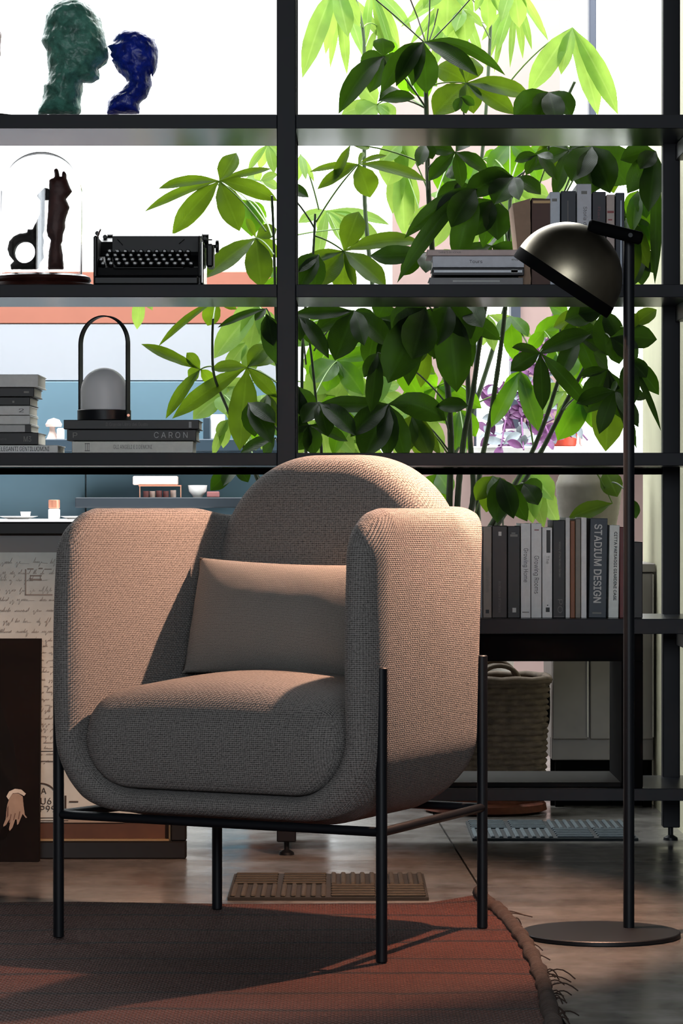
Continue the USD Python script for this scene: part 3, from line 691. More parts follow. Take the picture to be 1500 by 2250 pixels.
# lying stack left of the lamp head
def lie(px0, px1, py0, py1, color, label, group, Y, depth, spine=None, rot=0., hard=True, zs=None):
    x0, x1 = sx(px0, Y), sx(px1, Y); z1, z0 = EYE + (HZ - py0) * Y / FPX, EYE + (HZ - py1) * Y / FPX
    return book(label, z1 - z0 - .0006, depth, x1 - x0, color, (x0, Y, z0 if zs is None else zs), True, group, spine, rot=rot, hard=hard)
GS = 'books lying in the stack beside the lamp head'
lie(943, 1149, 605.5, 624.3, (134, 132, 134), 'grey book at the bottom of the four-book stack', GS, 7.05, .15, [('bar', .35, .25, .5, .75, WHITE_T)], zs=1.2553)
lie(949, 1151, 588, 605, (26, 24, 30), 'black book with a rounded silver spine stripe in the stack', GS, 7.05, .15, [('bar', .3, .02, .62, .98, bmat(150, 158, 170, .25)), ('bar', .22, .86, .7, .93, WHITE_T)])
lie(950, 1151, 562, 587.5, (214, 216, 224), 'white book with small black lettering in the stack', GS, 7.06, .15, [('txt', .35, .40, .62, .54, BLACK_T, 'Tours'), ('txt', .2, .86, .4, .97, GREY_T, 'eau')])
lie(938, 1144, 548, 561.5, (206, 184, 178), 'thin pinkish book on top of the four-book stack', GS, 7.05, .16, [('txt', .3, .12, .6, .36, DIM_T, 'CARNETS DE VOYAGE')])
# left stack on the lamp shelf
GL = 'books in the stack at the far left of the lantern shelf'
S3 = .8855
lie(-150, 127, 977.5, 995, (236, 234, 230), 'white book with dark serif title at the bottom of the left stack', GL, 7.04, .2, [('txt', .2, .47, .75, .93, BLACK_T, 'GLI ELEGANTI GENTILUOMINI')], zs=S3)
lie(-150, 84, 950, 977, (18, 17, 18), 'black book with a white monogram in the left stack', GL, 7.06, .2, [('txt', .3, .86, .75, .93, GREY_T, 'M3'), ('txt', .45, .5, .6, .7, DIM_T, 'Collezione')])
lie(-150, 68, 933, 949.5, (184, 184, 182), 'grey book with a black spine end in the left stack', GL, 7.06, .2, [('bar', .0, .94, 1., 1., BLACK_T)])
lie(-150, 66, 912.5, 932.5, (214, 214, 210), 'plain light grey book in the middle of the left stack', GL, 7.06, .2)
lie(-150, 65, 891, 912, (214, 213, 210), 'light grey book with a tiny mark near its spine end', GL, 7.06, .2, [('txt', .3, .88, .7, .93, DIM_T, '2')])
lie(-150, 66, 872, 890.5, (22, 21, 22), 'lower of the two black books near the top of the left stack', GL, 7.06, .2, [('bar', .45, .82, .7, .84, GREY_T)])
lie(-150, 75, 851, 871.5, (22, 21, 22), 'upper of the two black books near the top of the left stack', GL, 7.06, .2, [('bar', .4, .90, .6, .95, GREY_T)])
lie(-150, 84, 822, 850.5, (212, 212, 208), 'thick grey book on top of the left stack', GL, 7.06, .2)
# stack under the lantern
GC = 'books stacked under the portable lantern'
lie(158, 424, 969, 995, (224, 222, 212), 'off-white book with dark emblem at the bottom of the lantern stack', GC, 7.045, .2, [('txt', .15, .105, .85, .145, DIM_T, 'III'), ('txt', .3, .34, .65, .66, GREY_T, 'GLI ANGELI E I DEMONI')], zs=S3)
lie(147, 431, 943.5, 968.5, (15, 14, 15), 'black book with spaced white serif title CARON', GC, 7.04, .2, [('txt', .22, .67, .74, .93, bmat(170, 170, 170), 'C A R O N'), ('txt', .25, .04, .72, .075, GREY_T, 'P')])
top_book = lie(140, 437, 922, 943, (16, 15, 16), 'thin black book with faint silver lettering directly under the lantern', GC, 7.04, .2, [('txt', .3, .31, .66, .62, DIM_T, 'Il Grande Libro del Gusto'), ('bar', .2, .925, .85, .945, bmat(150, 150, 150))])
for py, pal, n_ in ((975, 'rose_box', 0), (985, 'white_print', 1)):
    pass

# ------------------------------------------------------------------ lantern on the books
LNY, cx = 7.14, sx(229, 7.14)
zb = EYE + (HZ - 922) * 7.04 / FPX + .0004
zl = lambda py: EYE + (HZ - py) * LNY / FPX
ln = Thing('portable_lantern', 'black portable table lantern with frosted globe and tall loop handle', 'lantern', (cx, LNY, zb))
ln.part('base', lathe([(0, zb), (.0585, zb), (.0600, zb + .0015), (.0600, zl(901) - .001), (.059, zl(901)), (.040, zl(901)), (0, zl(901))], 64, (cx, LNY, 0)), 'black_metal', smooth=35)
gr, gz = .0525, zl(901) - .0005; zc = zl(808) - gr
ln.part('globe', lathe([(gr - .002, gz)] + [(gr, gz + .002), (gr, zc)] + [(gr * math.cos(t), zc + gr * math.sin(t)) for t in np.linspace(.05, math.pi / 2, 20)], 64, (cx, LNY, 0)), 'opal_glass', smooth=50)
hr = .0555; ht = zl(698); hc = ht - hr - .004
path = [(-hr - .003, zb + .004)] + [(-hr - .003, z) for z in np.linspace(zb + .03, hc, 8)] + [((hr + .003) * math.cos(t), hc + (hr + .006) * math.sin(t)) for t in np.linspace(math.pi - .08, .08, 26)] + [(hr + .003, z) for z in np.linspace(hc, zb + .03, 8)] + [(hr + .003, zb + .004)]
V, F = [], []
nrm = []
pp = np.array(path); tn = np.gradient(pp, axis=0); tn /= np.linalg.norm(tn, axis=1, keepdims=True); nn = np.c_[-tn[:, 1], tn[:, 0]]
ca, sa = math.cos(math.radians(-24)), math.sin(math.radians(-24))
for (x, z), (nx, nz) in zip(pp, nn):
    for (o, y) in ((0, -.0085), (.0028, -.0085), (.0028, .0085), (0, .0085)):
        X = x + nx * o; V.append((cx + X * ca - y * sa, LNY + X * sa + y * ca, z + nz * o))
for k in range(len(pp) - 1):
    for j in range(4):
        a, b = k * 4 + j, k * 4 + (j + 1) % 4; F.append((a, b, b + 4, a + 4))
F += [(0, 3, 2, 1), tuple(len(V) - 4 + np.arange(4))]
hm = trimesh.Trimesh(np.array(V), np.vstack([np.array(F)[:, [0, 1, 2]], np.array(F)[:, [0, 2, 3]]]), process=False); hm.fix_normals()
hd = ln.part('handle', hm, 'black_metal', smooth=35)
q = np.array([cx + (hr + .0062) * ca + .009 * sa * 0, LNY + (hr + .0062) * sa - .0088, zb + .011])
ln.part('rivet', cyl(q + [0, .003, 0], q - [0, .0015, 0], .0032, 14), 'copper', parent=hd, label='small copper rivet')

# ------------------------------------------------------------------ busts on the top shelf
YT, S1 = 7.16, 1.6285
def pz(pts, Y): return [((x - 750) * Y / FPX, EYE + (HZ - y) * Y / FPX) for x, y in pts]
green = [(118, 8), (135, 0), (165, -4), (190, 6), (205, 20), (220, 45), (230, 75), (238, 120), (236, 137), (222, 147), (214, 152), (218, 172), (205, 181), (182, 182), (181, 205), (176, 228), (180, 243), (172, 253), (84, 253), (86, 238), (94, 222), (98, 205), (96, 188), (102, 182), (108, 160), (105, 135), (103, 117), (99, 108), (92, 98), (90, 92), (97, 75), (99, 60), (102, 35), (108, 20)]
blue = [(258, 74), (272, 65), (300, 66), (322, 74), (338, 86), (346, 105), (347, 135), (342, 160), (334, 172), (331, 160), (332, 190), (324, 212), (306, 230), (306, 250), (235, 252), (238, 222), (250, 208), (268, 196), (280, 180), (274, 170), (262, 160), (254, 148), (246, 134), (243, 122), (246, 115), (240, 106), (238, 102), (246, 96), (250, 88), (254, 82)]
def face(eye, mouth, R, Y):
    ex, ez = pz([eye], Y)[0]; mx, mz = pz([mouth], Y)[0]
    def c(q, val):
        s = np.abs(q[:, 1] - Y)
        val = val + .006 * np.exp(-(((q[:, 0] - ex) / .010) ** 2 + ((q[:, 2] - ez) / .008) ** 2)) + .004 * np.exp(-(((q[:, 0] - mx) / .012) ** 2 + ((q[:, 2] - mz) / .0035) ** 2))
        return val - .004 * np.exp(-(((q[:, 0] - ex - .03) / .012) ** 2 + ((q[:, 2] - ez + .012) / .012) ** 2)) * (s > 0)
    return c
b1 = Thing('bust', 'large weathered green sculpted head on the top shelf', 'bust', (sx(130, YT), YT, S1))
b1.part('head', puff([pz(green, YT)], YT, .058, .0042, .0055, 55, 3, face((118, 62), (108, 112), .05, YT)), 'bust_green', smooth=40)
b1.part('plinth', lathe([(0, S1), (.05, S1), (.052, S1 + .002), (.048, S1 + .006), (0, S1 + .006)], 40, (sx(124, YT), YT, 0)), 'wood_dark', smooth=30)
b2 = Thing('bust', 'smaller deep blue sculpted head with bent neck on the top shelf', 'bust', (sx(285, YT), YT, S1))
b2.part('head', puff([pz(blue, YT)], YT, .042, .0036, .0045, 65, 8, face((262, 92), (252, 130), .04, YT)), 'bust_blue', smooth=40)
b2.part('plinth', lathe([(0, S1), (.067, S1), (.067, S1 + .002), (.04, S1 + .0055), (0, S1 + .0055)], 48, (sx(285, YT), YT, 0)), 'wood_dark', smooth=30)
b3 = Thing('bust', 'dark red sculpted head on a round black base at the top left edge', 'bust', (sx(-40, YT), YT, S1))
red = [(-95, 60), (-60, 50), (-20, 52), (-3, 60), (3, 70), (2, 95), (0, 125), (-6, 150), (-4, 175), (-14, 200), (-18, 240), (-75, 240), (-80, 190), (-96, 150), (-105, 100)]
b3.part('head', puff([pz(red, YT)], YT, .045, .0048, .004, 55, 5), 'bust_red', smooth=40)
b3.part('plinth', lathe([(0, S1), (.088, S1), (.090, S1 + .003), (.088, S1 + .0125), (.082, S1 + .0145), (0, S1 + .0145)], 56, (sx(-40, YT), YT, 0)), 'black_gloss', smooth=30)

# ------------------------------------------------------------------ glass dome with the dark sculpture
YD = 7.165; dxc = sx(91, YD); zd = lambda py: EYE + (HZ - py) * YD / FPX
gd = Thing('glass_dome', 'clear glass cloche on a dark turned wooden base', 'display dome', (dxc, YD, S2))
dr = .092
gd.part('wooden_base', lathe([(0, S2), (.120, S2), (.121, S2 + .004), (.118, S2 + .010), (.108, S2 + .014), (.112, S2 + .019), (.110, S2 + .026), (.100, S2 + .031), (0, S2 + .0315)], 72, (dxc, YD, 0)), 'wood_dark', smooth=40)
zg0, zg1 = S2 + .032, zd(334); zs_ = zg1 - dr
prof_o = [(dr, zg0), (dr, zs_)] + [(dr * math.cos(t), zs_ + dr * math.sin(t)) for t in np.linspace(.06, math.pi / 2, 26)]
prof_i = [((dr - .0022) * math.cos(t), zs_ + (dr - .0022) * math.sin(t)) for t in np.linspace(math.pi / 2, .06, 26)] + [(dr - .0022, zs_), (dr - .0022, zg0), (dr, zg0)]
gd.part('cloche', lathe(prof_o + prof_i, 96, (dxc, YD, 0)), 'dome_glass', smooth=50)
def circ(c, r, n=28): return [(c[0] + r * math.cos(t), c[1] + r * math.sin(t)) for t in np.linspace(0, 2 * math.pi, n, endpoint=False)]
SB = S2 + .032
def base_on(pts):     # the lowest points rest on the wooden base
    q = pz(pts, YD); return [(x, max(z, SB)) for x, z in q]
arm1 = [(26, 592), (24, 582), (32, 574), (22, 562), (17, 548), (20, 532), (30, 520), (45, 513), (60, 511), (61, 504), (72, 504), (82, 483), (88, 470), (88, 440), (80, 430), (88, 422), (98, 413), (107, 415), (109, 422), (109, 440), (98, 440), (98, 505), (94, 515), (97, 530), (95, 545), (97, 566), (88, 580), (85, 592)]
arm2 = [(106, 592), (107, 560), (110, 538), (112, 528), (106, 520), (102, 505), (104, 480), (106, 440), (107, 415), (109, 395), (117, 391), (120, 388), (119, 372), (124, 369), (128, 373), (131, 388), (136, 388), (136, 378), (141, 376), (146, 382), (146, 392), (151, 405), (157, 421), (144, 437), (148, 446), (152, 456), (146, 472), (142, 490), (143, 500), (138, 515), (137, 530), (134, 536), (138, 560), (141, 592)]
sc = Thing('sculpture', 'dark wrench-shaped figure sculpture with a round ring inside the glass cloche', 'sculpture', (sx(80, YD), YD, SB))
hole = pz([(0, 0)], YD)
ring_c = pz([(56, 555)], YD)[0]
def ringcut(q, val):
    d = np.hypot((q[:, 0] - ring_c[0]) / .0235, (q[:, 2] - ring_c[1]) / .0245) - 1
    return np.maximum(val, -d * .024)
sc.part('ring_figure', puff([base_on(arm1)], YD, .016, .0026, .0012, 120, 4, ringcut), 'bronze_dark', smooth=35)
sc.part('standing_figure', puff([base_on(arm2)], YD + .004, .018, .0026, .0012, 120, 7), 'bronze_red', smooth=35)

# ------------------------------------------------------------------ typewriter
ty = Thing('typewriter', 'vintage black portable typewriter with round keys dotted white for their glints', 'typewriter', (sx(330, 7.12), 7.15, S2))
Yk = 7.06
def X(px, Y=Yk): return (px - 750) * Y / FPX
def Z(py, Y=Yk): return EYE + (HZ - py) * Y / FPX
# side outline in (y, z), swept across the width
prof = [(7.03, S2), (7.03, S2 + .016), (7.036, S2 + .022), (7.05, S2 + .024), (7.055, Z(588)), (7.125, Z(556)), (7.13, Z(545)), (7.15, Z(524)), (7.20, Z(521, 7.2)), (7.29, Z(540, 7.29)), (7.29, S2)]
def sweep_x(pr, x0, x1):
    m = extr([(y, z) for y, z in pr], x0, x1); v = m.vertices; m.vertices = np.c_[v[:, 1], v[:, 0], v[:, 2]]; m.invert(); return m
ty.part('body', sweep_x(prof, X(214), X(441)), 'typewriter_black')
ty.part('front_apron', box(X(208), X(438), 7.022, 7.06, S2, S2 + .020, .004), 'typewriter_black')
ty.part('side_plate', box(X(207), X(216), 7.035, 7.28, S2, Z(520), .003), 'typewriter_black')
ty.part('side_plate', box(X(436), X(441), 7.035, 7.28, S2, Z(520), .003), 'typewriter_black')
ty.part('chrome_trim', box(X(441.5), X(447), 7.06, 7.24, S2 + .006, Z(530), .002), 'chrome', label='bright chrome side strip')
ty.part('rear_foot', box(X(440), X(455), 7.10, 7.2, S2, S2 + .006, .002), 'typewriter_black')
ty.part('ribbon_cover', sweep_x([(7.128, Z(548)), (7.13, Z(519, 7.13)), (7.16, Z(514.5, 7.16)), (7.205, Z(514.5, 7.2)), (7.205, Z(548))], X(242), X(440)), 'typewriter_black')
ty.part('paper_rest', sweep_x([(7.17, Z(524, 7.17)), (7.215, Z(513, 7.215)), (7.225, Z(513, 7.22)), (7.225, Z(524, 7.2))], X(241), X(444, 7.2)), 'typewriter_black')
pt = ty.part('platen', cyl((X(226), 7.205, Z(527, 7.2)), (X(452), 7.205, Z(527, 7.2)), .0135, 28), 'typewriter_black', smooth=40)
for a, b in ((X(201), X(207)), (X(468), X(475))):
    ty.part('platen_knob', cyl((a, 7.205, Z(541, 7.2)), (b, 7.205, Z(541, 7.2)), .0145, 26, .001), 'typewriter_black', smooth=30)
ty.part('axle', cyl((X(204), 7.205, Z(541, 7.2)), (X(470), 7.205, Z(541, 7.2)), .004, 12), 'typewriter_black')
ty.part('carriage_end', box(X(449), X(465), 7.15, 7.235, Z(580), Z(528), .004), 'typewriter_black')
ty.part('carriage_end', box(X(211), X(221), 7.16, 7.235, Z(560), Z(524), .004), 'typewriter_black')
ty.part('return_lever', tube([P(216, 530, 7.19), P(214, 520, 7.18), P(217, 512, 7.17), P(221, 504, 7.16)], [.003, .0028, .0022, .0018], 8), 'chrome', smooth=True)
for px, py in ((231, 521), (450, 524), (214, 513)):
    c = P(px, py, 7.18); ty.part('knob', cyl(c + [0, -.006, 0], c + [0, .01, 0], .0048, 16, .001), 'typewriter_black')
ty.part('release_lever', tube([P(458, 527, 7.17), P(466, 527, 7.17)], .0016, 6), 'chrome')
for k, (pa, pb_) in enumerate((((258, 526), (270, 539)), ((405, 526), (393, 536)))):
    ty.part('guide_bar', tube([P(*pa, 7.127), P(*pb_, 7.127)], .0012, 6), 'chrome')
rows = [(229, 11, 552.5, 17.2, 7.118), (236, 11, 561.5, 17.2, 7.10), (222, 12, 571, 17.3, 7.08), (226, 12, 579.5, 17.6, 7.062)]
for x0, n, py, dx, Y in rows:
    for k in range(n):
        c = P(x0 + 12 + dx * k if x0 in (229,) else x0 + dx * k, py, Y - .012)
        kk = ty.part('key', cyl(c + [0, .016, -.010], c + [0, -.001, .0006], .0056, 14, .0008), 'typewriter_black')
        d = np.array([0, -.0011, .0006]); 
        ty.part('key_glint', lathe([(.0036, -.0018), (.0036, .0008), (.0026, .0024), (0, .0032)], 10, c + d * .8), 'key_glint_white', smooth=True, parent=kk)  # white dot stands in for the reflection on the key top
sp = ty.part('space_bar', box(X(250), X(405), 7.043, 7.052, Z(592), Z(587), .002), 'typewriter_black')

# ------------------------------------------------------------------ framed letter print and the old portrait leaning on the bookcase
fr = Thing('framed_print', 'large black-framed vintage handwritten letter print leaning behind the armchair', 'framed picture', (-.64, 6.955, 0))
FT = EYE + (HZ - 1147) * 6.975 / FPX
def FY(z): return 6.948 + .030 * z / FT
def slab(x0, x1, z0, z1, d0, d1, c=0):          # a flat piece in the plane of the leaning picture
    m = box(x0, x1, d0, d1, z0, z1, c); v = m.vertices; v[:, 1] += FY(v[:, 2]); m.vertices = v; return m
def xf(px): return (px - 750) * 6.955 / FPX
def zf(py): return EYE + (HZ - py) * 6.955 / FPX
XR, XL = xf(410), -.96
fr.part('frame_bar', slab(XL, XR, .0, zf(1846), -.02, .016, .003), 'frame_black'); fr.part('frame_bar', slab(XL, XR, zf(1175), FT, -.02, .016, .003), 'frame_black')
fr.part('frame_bar', slab(XR - .034, XR, zf(1846), zf(1175), -.02, .016, .003), 'frame_black'); fr.part('frame_bar', slab(XL, XL + .034, zf(1846), zf(1175), -.02, .016, .003), 'frame_black')
fr.part('gilt_slip', [slab(XL + .034, XR - .034, zf(1846), zf(1842), -.012, .004), slab(XR - .038, XR - .034, zf(1846), zf(1175), -.012, .004)], 'gilt', label='thin gilt inner edge')
fr.part('mount', slab(XL + .034, XR - .038, zf(1842), zf(1175), .002, .006), 'mount_brown')
fr.part('mount_band', slab(XL + .034, XR - .038, zf(1214), zf(1177), -.001, .002), 'mount_grey', label='grey band across the top')
pr_ = fr.part('letter_sheet', slab(XL + .04, XR - .055, zf(1806), zf(1214), -.001, .002), 'letter_paper', label='aged letter sheet')
fr.part('colour_strip', slab(xf(140), xf(275), zf(1807), zf(1800), -.0016, -.001), 'print_tan', parent=pr_); fr.part('colour_strip', slab(xf(275), xf(345), zf(1805), zf(1799), -.0016, -.001), 'print_orange', parent=pr_)
rnd = random.Random(21)
def scribble(px0, px1, py, amp, w, ink, drop=.25):
    """a line of slanted joined-up handwriting: humps, ascenders and flourishes of uneven size"""
    polys, x = [], px0
    while x < px1:
        seg, y0 = [], py + rnd.uniform(-.6, .6)
        for k in range(rnd.randint(3, 9)):
            h = amp * rnd.choice((.5, .6, .7, .5, .8, 1.9, -1.3)) * rnd.uniform(.7, 1.2); wd = amp * rnd.uniform(.35, .75); sl = .45 * h
            seg += [(x, y0), (x + wd * .35 + sl, y0 - h), (x + wd * .6 + sl * .8, y0 - h * .9), (x + wd * .8, y0 - h * .1)]; x += wd
        if rnd.random() < .3: seg.append((x + amp * rnd.uniform(1, 4), y0 - amp * rnd.uniform(-.2, .5)))
        x = seg[-1][0] + amp * rnd.uniform(.8, 2.2)
        polys.append(shapely.LineString([(xf(a), zf(b)) for a, b in seg]).buffer(w * rnd.uniform(.6, 1.1), 2, cap_style=2))
    g = shapely.union_all(polys).intersection(shapely.box(XL + .045, 0, XR - .06, 2)); ms = []
    for q in getattr(g, 'geoms', [g]):
        if q.is_empty or q.geom_type != 'Polygon': continue
        m = trimesh.creation.extrude_polygon(q, .0004, engine='earcut'); v = m.vertices
        m.vertices = np.c_[v[:, 0], FY(v[:, 1]) - .0020 + v[:, 2] * .5, v[:, 1]]; ms.append(m)
    return ms
ink = []
for py in (1238, 1262, 1277, 1300, 1321, 1345, 1368, 1391): ink += scribble(-60 + rnd.uniform(0, 20), 110, py, 5.6, .00042, 0)
for py in range(1410, 1690, 14): ink += scribble(60, 140, py + rnd.uniform(-3, 3), 4.0, .0004, 0)
fr.part('handwriting', ink, 'letter_ink', parent=pr_, kind='stuff', label='faded brown handwriting')
def bar_px(x0, x1, y0, y1): return slab(xf(x0), xf(x1), zf(y1), zf(y0), -.0022, -.0012)
fr.part('stamp_box', [bar_px(53, 56, 1251, 1309), bar_px(53, 114, 1306, 1309), bar_px(58, 72, 1249, 1252), bar_px(83, 92, 1248, 1251), bar_px(96, 112, 1250, 1252), bar_px(64, 90, 1264, 1267), bar_px(64, 66, 1264, 1276), bar_px(86, 88, 1264, 1276), bar_px(64, 90, 1272, 1276)], 'letter_ink', parent=pr_)
dk = []
for s_, px, py, h in (('U6', 88, 1767, .014), ('P99', 87, 1784, .014), ('A', 90, 1744, .013)):
    dk.append(text(s_, h, (xf(px), FY(zf(py)) - .0012, zf(py)), (1, 0, 0), (0, 0, 1), .0008, False))
for y in (1650, 1672, 1796, 1802): dk.append(bar_px(85, 150, y, y + 1.4))
for k in range(16):
    a0, a1 = math.pi * k / 16 * .5, math.pi * (k + 1) / 16 * .5
    dk.append(slab(xf(86 + 36 * math.sin(a0)), xf(86 + 36 * math.sin(a1)), zf(1721 + 26 - 26 * math.cos(a1)) - .0012, zf(1721 + 26 - 26 * math.cos(a0)) + .0012, -.0022, -.0012))
dk += [bar_px(142, 146, 1748, 1776), bar_px(152, 172, 1760, 1763)]
fr.part('printed_marks', dk, 'ink_dark', parent=pr_)
po = Thing('portrait_painting', 'dark old portrait canvas showing a hand with a white cuff, leaning at far left', 'painting', (-.85, 6.89, 0))
PT = EYE + (HZ - 1405) * 6.89 / FPX
def PY(z): return 6.872 + .042 * z / PT
def pslab(poly, d0, d1):
    m = extr([((x - 750) * 6.885 / FPX, max(EYE + (HZ - y) * 6.885 / FPX, .0005)) for x, y in poly], d0, d1); v = m.vertices; v[:, 1] += PY(v[:, 2]); m.vertices = v; return m
po.part('canvas', pslab([(-330, 1405), (87, 1405), (87, 1893), (-330, 1893)], 0, .024), 'canvas_dark')
po.part('dark_robe', pslab([(-330, 1470), (-60, 1450), (-10, 1520), (30, 1640), (44, 1740), (20, 1758), (14, 1850), (-20, 1884), (-330, 1884)], -.0006, 0), 'canvas_black')
cf = po.part('cuff', pslab([(14, 1750), (20, 1739), (33, 1733), (47, 1735), (57, 1744), (53, 1749), (40, 1742), (28, 1743), (19, 1757)], -.0014, -.0006), 'paint_cuff')
hn = po.part('painted_hand', pslab([(20, 1756), (28, 1744), (40, 1743), (50, 1750), (52, 1770), (55, 1790), (60, 1796), (57, 1797), (50, 1788), (46, 1798), (41, 1810), (38, 1812), (37, 1800), (34, 1800), (28, 1818), (22, 1825), (20, 1822), (23, 1806), (21, 1800), (14, 1812), (8, 1816), (8, 1812), (13, 1799), (14, 1784), (16, 1768)], -.0012, -.0006), 'paint_skin')
for pts in ([(24, 1788), (26, 1789), (22, 1808), (20, 1807)], [(33, 1786), (35, 1787), (31, 1802), (29.5, 1801)], [(43, 1782), (45, 1783), (42, 1800), (40, 1799)], [(16, 1775), (19, 1770), (19, 1792), (15, 1798)]):
    po.part('finger_shade', pslab(pts, -.0015, -.0012), 'paint_skin_dark', parent=hn)
po.part('glove', pslab([(3, 1822), (12, 1815), (22, 1822), (14, 1840), (6, 1846), (0, 1846)], -.0012, -.0006), 'matt_black')

# ------------------------------------------------------------------ basket, cabinet, urn and other things beyond the bookcase
def wicker(cx, cy, w0, w1, d0, d1, z0, z1, rows, base):
    """rounded-square woven basket: one closed coil surface whose strands go over and under"""
    nt, per = 240, 8; V = []
    for k in range(rows * per + 1):
        z = z0 + (z1 - z0) * k / (rows * per); r = k // per; f = (k % per) / per
        w, d = w0 + (w1 - w0) * k / (rows * per), d0 + (d1 - d0) * k / (rows * per)
        t = np.linspace(0, 2 * np.pi, nt, endpoint=False)
        rr = (np.abs(np.cos(t)) ** 5 + np.abs(np.sin(t)) ** 5) ** -.2
        bump = .0065 * math.sin(math.pi * f) ** .6 * (.75 + .6 * np.cos(t * 20 + math.pi * (r % 2))) + .003 * (meshkit.noise(np.stack([t * 12, t * 0 + r * 1.7, t * 0], -1), 3) - .5)
        V.append(np.stack([cx + (w + bump) * rr * np.cos(t), cy + (d + bump) * rr * np.sin(t), t * 0 + z], -1))
    V = np.array(V); n0 = len(V); i = np.arange(n0 * nt).reshape(n0, nt); j = np.roll(i, -1, 1)
    q = np.stack([i[:-1], j[:-1], j[1:], i[1:]], -1).reshape(-1, 4)
    return V.reshape(-1, 3), q
bk = Thing('wicker_basket', 'large dark wicker basket with loop handles standing behind the bookcase', 'basket', (.36, 8.02, 0))
wv, wq = wicker(.362, 8.02, .140, .152, .12, .13, .035, .332, 20, 0)
bk.part('woven_side', (wv, wq), 'basket_reed', smooth=45, kind='stuff')
bk.part('basket_bottom', lathe([(0, .02), (.14, .02), (.142, .04), (0, .04)], 40, (.362, 8.02, 0)), 'basket_base')
t = np.linspace(0, 2 * np.pi, 60, endpoint=False); rr = (np.abs(np.cos(t)) ** 5 + np.abs(np.sin(t)) ** 5) ** -.2
bk.part('rim', tube(np.c_[.362 + .156 * rr * np.cos(t), 8.02 + .134 * rr * np.sin(t), .335 + .004 * np.sin(t * 15) * .35], .010, 8, closed=True), 'basket_reed', smooth=True)
bk.part('base_ring', lathe([(.135, 0), (.155, .006), (.152, .022), (.138, .032), (.120, .032), (.118, 0), (.135, 0)], 60, (.362, 8.02, 0)), 'basket_base', smooth=40, label='rust coloured foot ring')
hx = [(.392 + .050 * math.cos(a), .330 + .042 * math.sin(a)) for a in np.linspace(math.pi, 0, 16)]
bk.part('handle', tube([(x, 7.90, z) for x, z in hx], .006, 8), 'basket_reed', smooth=True); 
bk.part('handle', tube([(x, 8.14, z) for x, z in hx], .006, 8), 'basket_reed', smooth=True)
bk.part('side_handle', tube([(.516, 8.02 + .05 * math.cos(a), .27 + .05 * math.sin(a) - .03 * 0) for a in np.linspace(0, math.pi * 2, 20)], .006, 8), 'matt_black', smooth=True)
lx = sx(1213, 8.1)
cb = Thing('sideboard', 'low grey two-door sideboard standing against the cream partition', 'sideboard', (.66, 8.28, 0))
cb.part('carcass', box(lx, .795, 8.12, 8.45, .12, .60, .002), 'grey_cabinet')
cb.part('top', box(lx - .004, .797, 8.09, 8.455, .60, .622, .002), 'grey_cabinet')
mid = sx(1293, 8.1)
for a, b in ((lx + .001, mid - .002), (mid + .004, .792)):
    dr_ = cb.part('door', box(a, b, 8.10, 8.12, .175, .597, .002), 'grey_cabinet')
    cb.part('edge_pull', box(b - .003, b + .0015, 8.094, 8.101, .18, .595, .0008), 'cabinet_edge', parent=dr_, label='pale vertical edge pull')
for x in (lx + .01, .77): cb.part('foot', box(x, x + .02, 8.13, 8.16, 0, .12), 'matt_black')
cb.part('plinth', box(lx, .795, 8.16, 8.18, 0.0, .175), 'matt_black')
ur = Thing('ceramic_urn', 'big round grey stoneware urn with fine throwing rings', 'urn', (sx(1293, 8.25), 8.25, .622))
uz = lambda py: EYE + (HZ - py) * 8.25 / FPX
up = [(0, .622), (.045, .622), (.050, .628)]
for s in np.linspace(0, 1, 40):
    z = .632 + s * (uz(1002) - .632); r = .050 + .036 * math.sin(min(1, s * 1.25) * math.pi * .5) - .028 * max(0, s - .72) / .28 + .0006 * math.sin(s * 120)
    up.append((r, z))
up += [(.056, uz(998)), (.052, uz(998)), (.050, .70), (0, .69)]
ur.part('body', lathe(up, 64, (sx(1293, 8.25), 8.25, 0)), 'ceramic_grey', smooth=40)
# window sill
def pot_on(name, px, Y, z0, prof, m, label, cat):
    t = Thing(name, label, cat, (sx(px, Y), Y, z0)); t.part('body', lathe([(r, z + z0) for r, z in prof], 40, (sx(px, Y), Y, 0)), m, smooth=40); return t
SY, SZ = 9.86, .9505
pot_on('glazed_pot', 1240, SY, SZ, [(0, 0), (.03, 0), (.036, .004), (.04, .05), (.038, .052), (.034, .05), (.03, .01), (0, .01)], 'orange_glaze', 'small orange-red glazed pot on the window sill', 'pot')
pot_on('fluted_vase', 1297, SY, SZ, [(0, 0), (.03, 0), (.036, .01), (.034, .06), (.028, .085), (.030, .09), (.026, .09), (.03, .05), (0, .01)], 'white_ceramic', 'white vase on the window sill beside the orange pot', 'vase')
# kitchen things
def kx_(px, Y): return (px - 750) * Y / FPX
def kz(py, Y): return EYE + (HZ - py) * Y / FPX
tt = Thing('table_lamp', 'small pink mushroom-shaped lamp on the upper blue shelf', 'lamp', (kx_(118, 9.85), 9.85, .974))
tt.part('stem', lathe([(0, .974), (.02, .974), (.016, .98), (.009, 1.0), (.009, 1.02), (0, 1.02)], 24, (kx_(115, 9.85), 9.85, 0)), 'pale_pink', smooth=40)
tt.part('cap', lathe([(0, 1.012), (.024, 1.012), (.026, 1.02), (.018, 1.034), (0, 1.04)], 24, (kx_(118, 9.85), 9.85, 0)), 'pale_pink', smooth=40)
solo('jar', lathe([(0, .974), (.012, .974), (.012, 1.004), (.008, 1.008), (0, 1.008)], 20, (kx_(133, 9.83), 9.83, 0)), 'white_ceramic', 'small white jar beside the pink mushroom lamp', 'jar', smooth=40)
